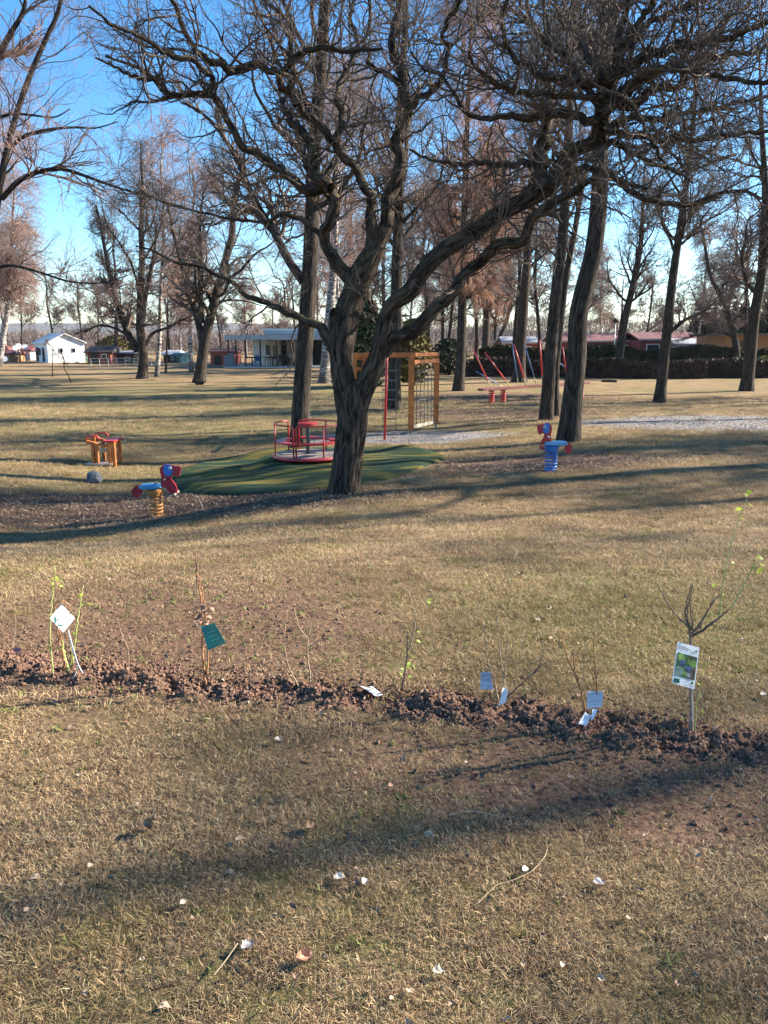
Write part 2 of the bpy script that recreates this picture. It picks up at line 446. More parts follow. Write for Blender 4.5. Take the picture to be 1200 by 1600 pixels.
def m_gravel(x, y):
    a = ell(x, y, gp(620, 684), 2.7, 1.45, .1, .12, .35, .8); b = ell(x, y, gp(1165, 660), 4.9, 2.4, .12, .3, .8, .7)
    c = ell(x, y, gp(715, 683), 1.6, .6, 0, .2, .4, .8)
    return np.clip(a+b+c, 0, 1)
def m_green(x, y):
    g = ss(.02, .14, n2(x, y, .55, 4, 3))*.75
    g += .6*ell(x, y, gp(1010, 960), 1.5, .9, 0, .6, 1, 1.5)+.25*ss(-2, 3, x)*(1-ss(4.5, 9, y))
    g += .8*ell(x, y, gp(200, 640), 16, 13, 0, .6, .8, .2)
    return np.clip(g, 0, 1)

# ---------------------------------------------------------------- ground sheet: rings about the viewpoint, finest in front
r = np.concatenate([np.geomspace(.35, 14, 620), np.geomspace(14.1, 1500, 190)])
th = np.concatenate([np.linspace(-36, 36, 620), np.linspace(37, 323, 90)])*PI/180
Rg, Tg = np.meshgrid(r, th, indexing='ij'); X = Rg*np.sin(Tg); Y = Rg*np.cos(Tg)
X = np.concatenate([[0.], X.ravel()]); Y = np.concatenate([[0.], Y.ravel()])
Z = H(X, Y)
near = (np.hypot(X, Y) < 14) & (np.abs(np.arctan2(X, Y)) < .66)
SM = np.zeros_like(X); SM[near] = m_soil(X[near], Y[near])
BA = np.zeros_like(X); BA[near] = m_bare(X[near], Y[near])
dz = np.zeros_like(X)
k = SM > .01
xx, yy = X[k], Y[k]
clod = fbm(np.stack([xx*16, yy*16, xx*0], -1), 4); pit = fbm(np.stack([xx*5, yy*5, xx*0+4], -1), 3)
dz[k] = SM[k]*(.004+.10*(clod-.5)+.09*(pit-.5))
dz[near] += .012*n2(X[near], Y[near], 9, 3)+.022*BA[near]*n2(X[near], Y[near], 22, 3)
Z = Z+dz
mid = Rg.ravel().size; R0 = np.hypot(X, Y) < 70
MU = np.zeros_like(X); GV = np.zeros_like(X); GR = np.zeros_like(X)
MU[R0] = m_mulch(X[R0], Y[R0]); GV[R0] = m_gravel(X[R0], Y[R0]); GR[R0] = m_green(X[R0], Y[R0])
nr, nth = Rg.shape
i = np.arange(nr-1)[:, None]*nth+1; j = np.arange(nth)[None, :]; j2 = (j+1) % nth
Q = np.stack([i+j, i+nth+j, i+nth+j2, i+j2], -1).reshape(-1, 4)
capq = np.stack([np.zeros(nth//2, int), 1+np.arange(0, nth-1, 2), 1+np.arange(1, nth, 2), 1+(np.arange(2, nth+1, 2) % nth)], -1)
Q = np.concatenate([Q, capq])
gm = np_mesh('ground', np.stack([X, Y, Z], -1), Q, True, {'soil': SM, 'bare': BA, 'mulch': MU, 'gravel': GV, 'green': GR})

STRAW = (.46, .35, .19); STRAW2 = (.30, .22, .115); GREENC = (.17, .18, .055); BROWN = (.15, .10, .068)
def lawn_colour(n, ps, fine):
    a = ramp(n, noise(n, ps, 1.1, 4), [(.36, (.31, .215, .115)), (.62, (.53, .375, .20))])
    return a
m, n, b = newmat('lawn_ground')
ps = position(n)
base = lawn_colour(n, ps, 1)
f1 = noise(n, ps, 60, 4, .65); f2 = noise(n, ps, 9, 4, .6); f3 = noise(n, mapv(n, ps, (1, 1, 1)), 260, 2, .7)
base = mix(n, ramp(n, f1, [(.42, .92), (.60, .05)]), base, (.10, .066, .038))
base = mix(n, ramp(n, f2, [(.40, .45), (.6, .0)]), base, (.17, .125, .07))
grn = attr(n, 'green').outputs['Fac']
base = mix(n, math_(n, 'MULTIPLY', grn, ramp(n, noise(n, ps, 14, 4, .6), [(.38, .15), (.6, .9)])), base, (.155, .16, .055))
soilc = ramp(n, noise(n, ps, 45, 4, .7), [(.35, (.07, .040, .028)), (.65, (.33, .20, .135))])
sf = math_(n, 'MAXIMUM', attr(n, 'soil').outputs['Fac'], math_(n, 'MULTIPLY', attr(n, 'bare').outputs['Fac'], ramp(n, noise(n, ps, 22, 3), [(.35, .45), (.55, 1.)])), clamp=True)
base = mix(n, sf, base, soilc)
mul = ramp(n, noise(n, ps, 38, 4, .75), [(.36, (.05, .028, .022)), (.52, (.125, .075, .055)), (.68, (.34, .22, .16))])
base = mix(n, math_(n, 'MULTIPLY', attr(n, 'mulch').outputs['Fac'], ramp(n, f2, [(.3, .75), (.6, 1.)])), base, mul)
gra = ramp(n, noise(n, ps, 55, 3, .8), [(.3, (.14, .125, .115)), (.7, (.40, .37, .34))])
base = mix(n, attr(n, 'gravel').outputs['Fac'], base, gra)
n.links.new(base, b.inputs['Base Color']); b.inputs['Roughness'].default_value = 1; b.inputs['Specular IOR Level'].default_value = .1
bump(n, b, math_(n, 'ADD', f1, f3), .9, .02)
ground = tag(obj('ground', gm, m), kind='structure')

# ---------------------------------------------------------------- scattering (uncountable stuff)
def scatter(name, label, pts, rot, scl, sources, mat, pick):
    """one object whose geometry nodes copy small source meshes to points"""
    col = bpy.data.collections.new(name+'_sources')
    for q, me in enumerate(sources):
        me.materials.append(mat) if not me.materials else None
        o = bpy.data.objects.new('%s_%02d' % (name, q), me); col.objects.link(o)
    me = bpy.data.meshes.new(name); me.vertices.add(len(pts)); me.vertices.foreach_set('co', np.asarray(pts, np.float32).ravel())
    me.attributes.new('rot', 'FLOAT_VECTOR', 'POINT').data.foreach_set('vector', np.asarray(rot, np.float32).ravel())
    me.attributes.new('scl', 'FLOAT', 'POINT').data.foreach_set('value', np.asarray(scl, np.float32))
    me.attributes.new('pick', 'INT', 'POINT').data.foreach_set('value', np.asarray(pick, np.int32))
    ob = obj(name, me); tag(ob, label, label and name.replace('_', ' '), kind='stuff')
    t = bpy.data.node_groups.new(name, 'GeometryNodeTree')
    t.interface.new_socket('Geometry', in_out='INPUT', socket_type='NodeSocketGeometry'); t.interface.new_socket('Geometry', in_out='OUTPUT', socket_type='NodeSocketGeometry')
    gi = t.nodes.new('NodeGroupInput'); go = t.nodes.new('NodeGroupOutput'); ip = t.nodes.new('GeometryNodeInstanceOnPoints')
    ci = t.nodes.new('GeometryNodeCollectionInfo'); ci.inputs[0].default_value = col; ci.inputs[1].default_value = True; ci.inputs[2].default_value = True
    def na(nm, ty):
        q = t.nodes.new('GeometryNodeInputNamedAttribute'); q.data_type = ty; q.inputs[0].default_value = nm; return q.outputs[0]
    t.links.new(gi.outputs[0], ip.inputs['Points']); t.links.new(ci.outputs[0], ip.inputs['Instance'])
    ip.inputs['Pick Instance'].default_value = True
    t.links.new(na('pick', 'INT'), ip.inputs['Instance Index']); t.links.new(na('rot', 'FLOAT_VECTOR'), ip.inputs['Rotation']); t.links.new(na('scl', 'FLOAT'), ip.inputs['Scale'])
    t.links.new(ip.outputs[0], go.inputs[0])
    md = ob.modifiers.new('scatter', 'NODES'); md.node_group = t
    return ob
def tuft(seed, nb=44, rad=.05, ln=(.012, .034), wd=.0015, flat=(.6, 1.6)):
    rng = np.random.default_rng(seed); K = 5
    a = rng.uniform(0, 2*PI, nb); rr = rad*np.sqrt(rng.uniform(0, 1, nb)); base = np.stack([rr*np.cos(a), rr*np.sin(a), -.004+0*a], -1)
    az = rng.uniform(0, 2*PI, nb); el = rng.uniform(*flat, nb); L = rng.uniform(*ln, nb)
    tilt = el*.55; curl = el*.75; p = base.copy(); P_ = []; az = az.copy()
    for k in range(K):
        P_.append(p.copy()); t = np.minimum(tilt+curl*k/(K-1)*1.3, 2.0); az = az+rng.normal(0, .42, nb)
        p = p+np.stack([np.sin(t)*np.cos(az), np.sin(t)*np.sin(az), np.cos(t)], -1)*(L/(K-1))[:, None]
        p[:, 2] = np.maximum(p[:, 2], .002)
    Pn = np.stack(P_, 1); side = np.stack([-np.sin(az), np.cos(az), rng.normal(0, .5, nb)], -1)[:, None]; side = nrm(side)
    wv = (wd/2*np.array([1, 1, .9, .7, .25]))[None, :, None]*rng.uniform(.7, 1.3, nb)[:, None, None]
    V = np.stack([Pn-side*wv, Pn+side*wv], 2).reshape(-1, 3)
    i = np.arange(nb)[:, None]*K*2; k = np.arange(K-1)[None]*2
    Q = np.stack([i+k, i+k+1, i+k+3, i+k+2], -1).reshape(-1, 4)
    return np_mesh('grass_tuft', V, Q, True, {'c': np.repeat(rng.uniform(0, 1, nb), K*2)})
def blade_mat(name, straw, dull, green, grn_bias=0):
    m, n, b = newmat(name); ps = position(n)
    c = attr(n, 'c').outputs['Fac']; rnd = N(n, 'ShaderNodeObjectInfo').outputs['Random']
    col = ramp(n, c, [(.0, dull), (.42, tuple((p+q)/2 for p, q in zip(dull, straw))), (.75, straw), (1., tuple(min(.8, q*1.28) for q in straw))])
    col = mix(n, ramp(n, noise(n, ps, 1.1, 4), [(.36, .55), (.6, .0)]), col, tuple(q*1.05 for q in dull))
    g = math_(n, 'MULTIPLY', ramp(n, noise(n, ps, 2.0, 4), [(.50+grn_bias, 0.), (.66+grn_bias, .9)]), ramp(n, math_(n, 'FRACT', math_(n, 'ADD', math_(n, 'MULTIPLY', c, 7.3), rnd)), [(.3, 1.), (.6, 0.1)]))
    vd = N(n, 'ShaderNodeVectorMath', operation='DISTANCE'); n.links.new(ps, vd.inputs[0]); q_ = gp(1010, 965); vd.inputs[1].default_value = (q_[0], q_[1], q_[2])
    near_ = math_(n, 'MULTIPLY', ramp(n, math_(n, 'MULTIPLY', math_(n, 'ADD', vd.outputs['Value'], math_(n, 'MULTIPLY', noise(n, ps, 1.6, 3), 1.4)), .3), [(.25, 1.), (.85, 0.)]), ramp(n, math_(n, 'FRACT', math_(n, 'ADD', math_(n, 'MULTIPLY', c, 3.1), rnd)), [(.45, 1.), (.7, 0.)]))
    g = math_(n, 'MAXIMUM', g, near_)
    col = mix(n, g, col, green)
    col = mix(n, math_(n, 'MULTIPLY', rnd, .35), col, (.17, .11, .07))
    n.links.new(col, b.inputs['Base Color']); b.inputs['Roughness'].default_value = .6; b.inputs['Specular IOR Level'].default_value = .3
    tr = N(n, 'ShaderNodeBsdfTranslucent'); n.links.new(col, tr.inputs[0]); mx = N(n, 'ShaderNodeMixShader'); mx.inputs[0].default_value = .25
    n.links.new(b.outputs[0], mx.inputs[1]); n.links.new(tr.outputs[0], mx.inputs[2]); n.links.new(mx.outputs[0], n.nodes['Material Output'].inputs[0])
    return m
rng = np.random.default_rng(11)
def wedge(n_, y0, y1, half=.56, pad=.5):
    """random ground points in front of the viewpoint"""
    y = np.sqrt(rng.uniform(y0*y0, y1*y1, n_)); x = rng.uniform(-1, 1, n_)*(y*half+pad); return x, y
gx, gy = [], []; gs = []
for y0, y1, dens, sc in ((1.0, 3.0, 1900, .95), (3.0, 5.0, 1150, 1.1), (5.0, 8.0, 420, 1.35), (8.0, 12.5, 190, 1.8), (12.5, 20, 75, 2.4), (20, 34, 20, 3.2)):
    area = (y1*y1-y0*y0)*.56+(y1-y0)*1.0; k_ = int(area*dens); x, y = wedge(k_, y0, y1); gx.append(x); gy.append(y); gs.append(np.full(k_, sc))
gx = np.concatenate(gx); gy = np.concatenate(gy); gs = np.concatenate(gs)
clump = n2(gx, gy, 7, 3)
keep = np.ones(len(gx), bool); u_ = rng.uniform(0, 1, len(gx))
pr = np.clip(.84+2.6*clump+1.0*n2(gx, gy, 1.7, 3, 6), .12, 1)*(1-.84*m_soil(gx, gy))*(1-.86*m_bare(gx, gy))*(1-.93*m_gravel(gx, gy))*(1-.86*m_mulch(gx, gy))
# outline of the rubber mat
MATPX = [(248, 756), (256, 742), (300, 727), (350, 716), (430, 706), (520, 700), (610, 700), (690, 710), (700, 716), (672, 728), (640, 741), (600, 752), (540, 761), (470, 768), (400, 774), (330, 776), (275, 770)]
MATW = np.array([gp(*q)[:2] for q in MATPX])
def inside(x, y, poly):
    c = np.zeros(len(x), bool); n_ = len(poly)
    for i_ in range(n_):
        x1, y1 = poly[i_]; x2, y2 = poly[(i_+1) % n_]
        c ^= ((y1 > y) != (y2 > y)) & (x < (x2-x1)*(y-y1)/(y2-y1+1e-12)+x1)
    return c
keep = (u_ < pr) & ~inside(gx, gy, MATW)
gx, gy, gs, clump = gx[keep], gy[keep], gs[keep], clump[keep]
def gz(x, y):
    z = H(x, y)+.012*n2(x, y, 9, 3)*(np.hypot(x, y) < 14); return z
NT = 8
GMAT = blade_mat('dry_grass', (.84, .585, .325), (.125, .074, .040), (.25, .225, .055))
rot = np.stack([rng.normal(0, .12, len(gx)), rng.normal(0, .12, len(gx)), rng.uniform(0, 2*PI, len(gx))], -1)
scatter('grass', 'short matted straw coloured winter grass', np.stack([gx, gy, gz(gx, gy)], -1), rot, gs*rng.uniform(.75, 1.25, len(gx))*(1+.5*clump), [tuft(100+q) for q in range(NT)], GMAT, rng.integers(0, NT, len(gx)))
print('tufts', len(gx))
# green weeds and clover among the dry grass
wx, wy = wedge(9000, 1.2, 9); kk = rng.uniform(0, 1, len(wx)) < np.clip(ss(.05, .2, n2(wx, wy, 1.2, 4, 3))*.8+.55*ell(wx, wy, gp(1010, 950), 1.5, .8, 0, .6, 1, 1.5)+.13, 0, 1)*(1-m_soil(wx, wy))*.6*(wy < 9)
kk &= ~inside(wx, wy, MATW); wx, wy = wx[kk], wy[kk]
WMAT = blade_mat('green_weeds', (.27, .31, .07), (.13, .17, .045), (.18, .25, .05))
scatter('weeds', 'small green weeds and clover patches among the dry grass', np.stack([wx, wy, gz(wx, wy)], -1), np.stack([wx*0, wx*0, rng.uniform(0, 6.28, len(wx))], -1), rng.uniform(.5, 1.0, len(wx))*(1+wy*.05), [tuft(200+q, 12, .022, (.015, .035), .0042, (.3, 1.1)) for q in range(4)], WMAT, rng.integers(0, 4, len(wx)))
# clods of dug soil
def lump(seed, sq=.75, sub=2, rg_=1.5):
    bm = bmesh.new(); bmesh.ops.create_icosphere(bm, subdivisions=sub, radius=1)
    co = np.array([v.co[:] for v in bm.verts]); d = .25+1.5*fbm(co*1.7+seed*7.1, 3)+rg_*(fbm(co*5+seed, 2)-.5)
    for v, q, s_ in zip(bm.verts, co, d): v.co = Vector(q*s_*np.array([1, .85, sq]))
    me = bpy.data.meshes.new('lump'); bm.to_mesh(me); bm.free()
    return me
m, n, b = newmat('dug_soil'); ps = position(n)
col = ramp(n, noise(n, ps, 80, 4, .7), [(.35, (.065, .038, .028)), (.65, (.35, .212, .145))])
col = mix(n, math_(n, 'MULTIPLY', N(n, 'ShaderNodeObjectInfo').outputs['Random'], .5), col, (.24, .145, .10))
n.links.new(col, b.inputs['Base Color']); b.inputs['Roughness'].default_value = 1; b.inputs['Specular IOR Level'].default_value = .1
bump(n, b, noise(n, ps, 300, 3, .7), .8, .004); SOIL = m
kx = rng.uniform(-3.0, 3.0, 26000); off = rng.normal(0, 1, len(kx))*.15+.01
ky = np.interp(kx, ROW[:, 0], ROW[:, 1])+off
cs = .0022+.0042*rng.pareto(2.1, len(kx)); cs = np.minimum(cs, .013)*np.exp(-np.abs(off)*1.8)
bx, by = wedge(24000, 1.6, 5.5); kk = rng.uniform(0, 1, len(bx)) < m_bare(bx, by)*.8; bx, by = bx[kk], by[kk]
cx = np.concatenate([kx, bx]); cy = np.concatenate([ky, by]); cs = np.concatenate([cs, np.minimum(.0022+.003*rng.pareto(2.6, len(bx)), .011)])
sm = m_soil(cx, cy); zc = gz(cx, cy)+sm*(.004+.10*(fbm(np.stack([cx*16, cy*16, cx*0], -1), 4)-.5)+.09*(fbm(np.stack([cx*5, cy*5, cx*0+4], -1), 3)-.5))
kq = rng.uniform(0, 1, len(cx)) < np.clip(m_soil(cx, cy)*1.2+m_bare(cx, cy)*.8+.08, 0, 1); cx, cy, cs, sm, zc = cx[kq], cy[kq], cs[kq], sm[kq], zc[kq]
scatter('soil_clods', 'crumbs and clods of dug brown soil along the planting row', np.stack([cx, cy, zc+cs*.25], -1), rng.uniform(-3, 3, (len(cx), 3)), cs, [lump(s_) for s_ in range(6)], SOIL, rng.integers(0, 6, len(cx)))
# dry leaf and bark litter
def flake(seed):
    rr = np.random.default_rng(seed); n_ = 7; pts = []
    for q in range(n_):
        a = 2*PI*q/n_; rad = (1 if q % 2 else .6)*rr.uniform(.6, 1.1); pts.append((rad*math.cos(a), rad*.55*math.sin(a), rr.uniform(-.25, .35)))
    me = bpy.data.meshes.new('flake'); me.from_pydata([(0, 0, .0)]+pts, [], [(0, q+1, (q+1) % n_+1) for q in range(n_)]); return me
def leafmat(name, lo, hi):
    m, n, b = newmat(name); rnd = N(n, 'ShaderNodeObjectInfo').outputs['Random']
    col = ramp(n, rnd, [(0, lo), (.6, tuple((p+q)/2 for p, q in zip(lo, hi))), (1, hi)])
    col = mix(n, ramp(n, noise(n, N(n, 'ShaderNodeTexCoord').outputs['Object'], 3, 3), [(.4, .3), (.65, .0)]), col, (.08, .05, .035))
    n.links.new(col, b.inputs['Base Color']); b.inputs['Roughness'].default_value = .75; return m
LIT = leafmat('dry_litter', (.10, .065, .045), (.50, .37, .26))
lx, ly = [], []
for y0, y1, k_ in ((1.2, 6, 1500), (6, 14, 42000), (14, 34, 42000)):
    a, b_ = wedge(k_, y0, y1); lx.append(a); ly.append(b_)
lx = np.concatenate(lx); ly = np.concatenate(ly); kk = (rng.uniform(0, 1, len(lx)) < np.clip(m_mulch(lx, ly)+.03+.25*(ly < 6), 0, 1)*(1-m_gravel(lx, ly)*.9)) & ~inside(lx, ly, MATW)
lx, ly = lx[kk], ly[kk]
scatter('leaf_litter', 'dry leaf and bark litter on the ground around the trees and spring riders', np.stack([lx, ly, gz(lx, ly)+.012+.003*(ly > 6)], -1), np.stack([rng.normal(0, .4, len(lx)), rng.normal(0, .4, len(lx)), rng.uniform(0, 6.28, len(lx))], -1), rng.uniform(.008, .022, len(lx))*(1+.05*ly), [flake(s_) for s_ in range(6)], LIT, rng.integers(0, 6, len(lx)))
# pebbles of the gravel patches
gxx, gyy = wedge(60000, 15, 32, .6); kk = rng.uniform(0, 1, len(gxx)) < m_gravel(gxx, gyy)*.7; gxx, gyy = gxx[kk], gyy[kk]
GRV = leafmat('pale_gravel', (.18, .165, .15), (.44, .41, .38))
scatter('gravel', 'pale grey gravel under the climbing frame and on the right', np.stack([gxx, gyy, gz(gxx, gyy)+.003], -1), rng.uniform(-3, 3, (len(gxx), 3)), rng.uniform(.008, .024, len(gxx)), [lump(s_+20, .7, 1) for s_ in range(3)], GRV, rng.integers(0, 3, len(gxx)))

# ---------------------------------------------------------------- rubber mat
cen = MATW.mean(0); na_ = 160; nr_ = 46
cl = np.concatenate([MATW, MATW[:1]]); sp_ = smoothpath(np.concatenate([cl, np.zeros((len(cl), 2))], 1)+0.0, na_+1)[:-1, :2]
rr_ = np.linspace(0, 1, nr_)
px_ = cen[0]+(sp_[None, :, 0]-cen[0])*rr_[:, None]; py_ = cen[1]+(sp_[None, :, 1]-cen[1])*rr_[:, None]
edge = (1-ss(.86, 1.0, rr_))[:, None]
zz_ = H(px_, py_)+.03+.13*edge*(ss(-.12, .22, n2(px_, py_*1.3, .42, 2, 8))+.18*np.sin(px_*2.2+py_*2.6)+.35*ell(px_, py_, gp(360, 752), 1.5, .5, 0, .9, 0)+.3*ell(px_, py_, gp(600, 728), 1.3, .4, .2, .9, 0))
mg = gp(482, 722); fl = 1-ss(.75, 1.25, np.hypot(px_-mg[0], py_-mg[1])); zz_ = zz_*(1-fl)+fl*(H(mg[0], mg[1])+.06)
zz_[-1] = H(px_[-1], py_[-1])-.06; zz_[-2] = H(px_[-2], py_[-2])+.02
V = np.stack([px_, py_, zz_], -1).reshape(-1, 3)
i = np.arange(nr_-1)[:, None]*na_; j = np.arange(na_)[None]; Q = np.stack([i+j, i+(j+1) % na_, i+na_+(j+1) % na_, i+na_+j], -1).reshape(-1, 4)
m, n, b = newmat('green_rubber'); ps = position(n)
f = noise(n, mapv(n, ps, (.5, 1.6, 1)), 1.5, 4, .6, .5)
col = ramp(n, f, [(.42, (.012, .036, .024)), (.50, (.028, .045, .018)), (.57, (.14, .115, .025))])
col = mix(n, ramp(n, noise(n, ps, 120, 2, .8), [(.4, .0), (.7, .3)]), col, (.07, .09, .05))
n.links.new(col, b.inputs['Base Color']); b.inputs['Roughness'].default_value = .95; b.inputs['Specular IOR Level'].default_value = .12; bump(n, b, noise(n, ps, 150, 3, .7), .4, .006)
tag(obj('rubber_mat', np_mesh('rubber_mat', V, Q, True), m), 'wavy green rubber safety mat stained yellow, under the red roundabout', 'rubber mat')
# ---------------------------------------------------------------- play equipment
RED = simple('red_paint', (.50, .035, .035), .4, var=.12, scale=5); REDP = simple('red_plastic', (.46, .022, .035), .45, var=.1)
BLUE = simple('blue_paint', (.03, .17, .50), .4, var=.12); BLUEL = simple('blue_seat', (.07, .30, .50), .5, var=.12)
YEL = simple('yellow_orange_paint', (.52, .22, .055), .5, var=.15); WOOD = simple('orange_wood', (.52, .165, .035), .55, var=.2, scale=6, bmp=.3)
WOODL = simple('pale_wood', (.55, .46, .33), .7, var=.15); STEEL = simple('grey_steel', (.20, .21, .22), .4, metal=.6, var=.1)
DECK = simple('worn_deck', (.42, .34, .27), .6, var=.25, scale=5, c2=(.22, .18, .15)); ROPE = simple('grey_rope', (.16, .15, .14), .9); WHITE = simple('white_plastic', (.8, .8, .78), .5, var=.03)
BLACK = simple('black_plastic', (.02, .02, .02), .4, var=.1); TAN = simple('tan_plastic', (.5, .38, .2), .6)

def rider(loc, face, sc, springm, label, rz=0, sx_=1.0, sh=0.0):
    """spring rider shaped like a long-necked dog; face=-1 looks left"""
    e = empty('spring_rider', loc, rz, label=label, cat='spring rider', group='spring riders')
    f = -face
    def Z(x): return f*(x*sx_-sh)
    # spring: helix
    pts = []; turns = 5.5; n_ = 150
    for q in range(n_+1):
        t = q/n_; a = 2*PI*turns*t; pts.append((.092*math.cos(a), .092*math.sin(a), .03+.30*t))
    MB().tube(pts, .0165, 8).build('spring', springm, e)
    MB().lathe((0, 0, 0), [(.11, -.02), (.11, .025), (.10, .035)], 24).build('base_plate', springm, e)
    MB().lathe((0, 0, 0), [(.085, .325), (.105, .335), (.112, .37), (.125, .405), (.13, .43), (.10, .44)], 24).build('spring_head', springm, e)
    s_ = MB(); s_.plate(blob([((Z(x) if sx_ == 1 else f*x*.86), z) for x, z in ((-.12, .455), (.255, .455), (.26, .50), (.20, .51), (-.09, .505), (-.13, .49))], 2), .24)
    s_.build('seat', BLUEL if face > 0 else simple('light_blue_seat', (.12, .38, .66), .4), e)
    neck = [(-.02, .49), (-.05, .60), (-.02, .74), (-.06, .80), (-.11, .835), (-.17, .80), (-.285, .79), (-.30, .77), (-.265, .625), (-.235, .615), (-.20, .655), (-.165, .635), (-.16, .59), (-.215, .51), (-.235, .41), (-.225, .34), (-.19, .325), (-.13, .38), (-.10, .44)]
    neck = [(x*.95+.02, z) for x, z in neck]
    MB().plate(blob([(Z(x), z) for x, z in neck], 2), .036).build('neck', REDP, e)
    ear = blob([(Z(x), z) for x, z in ((-.05, .80), (-.10, .83), (-.155, .79), (-.165, .70), (-.13, .645), (-.085, .635), (-.055, .70))], 2)
    for sy in (-1, 1):
        MB().plate(ear, .014, sy*.027).build('ear', BLUE, e)
        ey = MB(); ey.tube([(Z(-.135), sy*.034, .765), (Z(-.135), sy*.046, .765)], .024, 16); eye = ey.build('eye', WHITE, e)
        MB().tube([(Z(-.14), sy*.046, .767), (Z(-.14), sy*.052, .767)], .011, 12).build('pupil', BLACK, eye)
    MB().tube([(Z(-.07), -.15, .60), (Z(-.07), -.13, .60), (Z(-.07), .13, .60), (Z(-.07), .15, .60)], [.016, .013, .013, .016], 10).build('handlebar', WHITE if face < 0 else STEEL, e)
    MB().tube([(Z(-.18), -.14, .36), (Z(-.18), .14, .36)], .013, 10).build('footrest', WHITE, e)
    for sy in (-1, 1): MB().tube([(Z(-.18), sy*.135, .36), (Z(-.18), sy*.15, .36)], .03, 14).build('footrest_cap', TAN, e)
    tail = blob([(Z(x), z) for x, z in ((.235, .50), (.29, .50), (.345, .42), (.345, .36), (.30, .29), (.26, .31), (.225, .37), (.215, .44))], 2)
    MB().plate(tail, .036).build('tail', REDP, e)
    for x in (-.13, .14): MB().box((f*x, 0, .44), (.10, .05, .045), bev=.008).build('bracket', TAN, e)
    e.scale = (sc,)*3
    return e
rider(GLr-np.array([0, 0, .01]), 1, .96, YEL, 'red dog-shaped spring rider with blue seat and orange spring, left of the mat', .06, 1.28, .085)
rider(GRr-np.array([0, 0, .01]), -1, 1.0, BLUE, 'red dog-shaped spring rider on a blue spring beside the leaning tree trunk', -.1)

# roundabout
def roundabout():
    c = gp(482, 722); R0_ = .70
    e = empty('roundabout', c+np.array([0, 0, .05]), 0, label='red metal roundabout with curved rails and a hand wheel on the green mat', cat='roundabout')
    MB().lathe((0, 0, 0), [(.25, .0), (.25, .05)], 24).build('hub', STEEL, e)
    MB().lathe((0, 0, 0), [(R0_-.02, .055), (R0_+.01, .06), (R0_+.02, .085), (R0_+.01, .115), (R0_-.03, .118)], 64).build('rim', RED, e)
    MB().lathe((0, 0, 0), [(R0_-.03, .085), (R0_-.03, .123), (.01, .125)], 64).build('deck', DECK, e)
    MB().lathe((0, 0, 0), [(.05, .114), (.05, .14), (.04, .15), (.04, .70)], 20).build('post', simple('dark_steel', (.06, .075, .085), .4, metal=.5), e)
    MB().lathe((0, 0, 0), [(.04, .70), (.19, .705), (.205, .72), (.205, .74), (.19, .75), (.04, .752)], 40).build('hand_wheel', RED, e)
    def arc(a0, a1, r_, z, n_=16): return [(r_*math.cos(R_(a0+(a1-a0)*q/n_)), r_*math.sin(R_(a0+(a1-a0)*q/n_)), z) for q in range(n_+1)]
    for a0, a1 in ((130, 235), (10, 112), (255, 350)):
        if a0 == 130: a0, a1 = 133, 250
        hi = .735; rr0 = R0_-.04
        pts = [(rr0*math.cos(R_(a0)), rr0*math.sin(R_(a0)), .11), (rr0*math.cos(R_(a0)), rr0*math.sin(R_(a0)), hi-.05)]+arc(a0+3, a1-3, rr0, hi)+[(rr0*math.cos(R_(a1)), rr0*math.sin(R_(a1)), hi-.05), (rr0*math.cos(R_(a1)), rr0*math.sin(R_(a1)), .11)]
        MB().tube(pts, .017, 10).build('rail', RED, e)
        am = (a0+a1)/2
        MB().tube([(rr0*math.cos(R_(am)), rr0*math.sin(R_(am)), .11), (rr0*math.cos(R_(am)), rr0*math.sin(R_(am)), hi)], .015, 10).build('upright', RED, e)
        s_ = MB(); vs = []; n_ = 14
        for q in range(n_+1):
            a = R_(a0+2+(a1-a0-4)*q/n_)
            for r_, z in ((rr0-.01, .36), (rr0-.20, .36), (rr0-.20, .395), (rr0-.01, .395)): vs.append((r_*math.cos(a), r_*math.sin(a), z))
        fs = [(4*q+k, 4*q+(k+1) % 4, 4*q+4+(k+1) % 4, 4*q+4+k) for q in range(n_) for k in range(4)]+[(0, 1, 2, 3), (4*n_+3, 4*n_+2, 4*n_+1, 4*n_)]
        s_.add(vs, fs); s_.build('bench', RED, e)
    return e
roundabout()

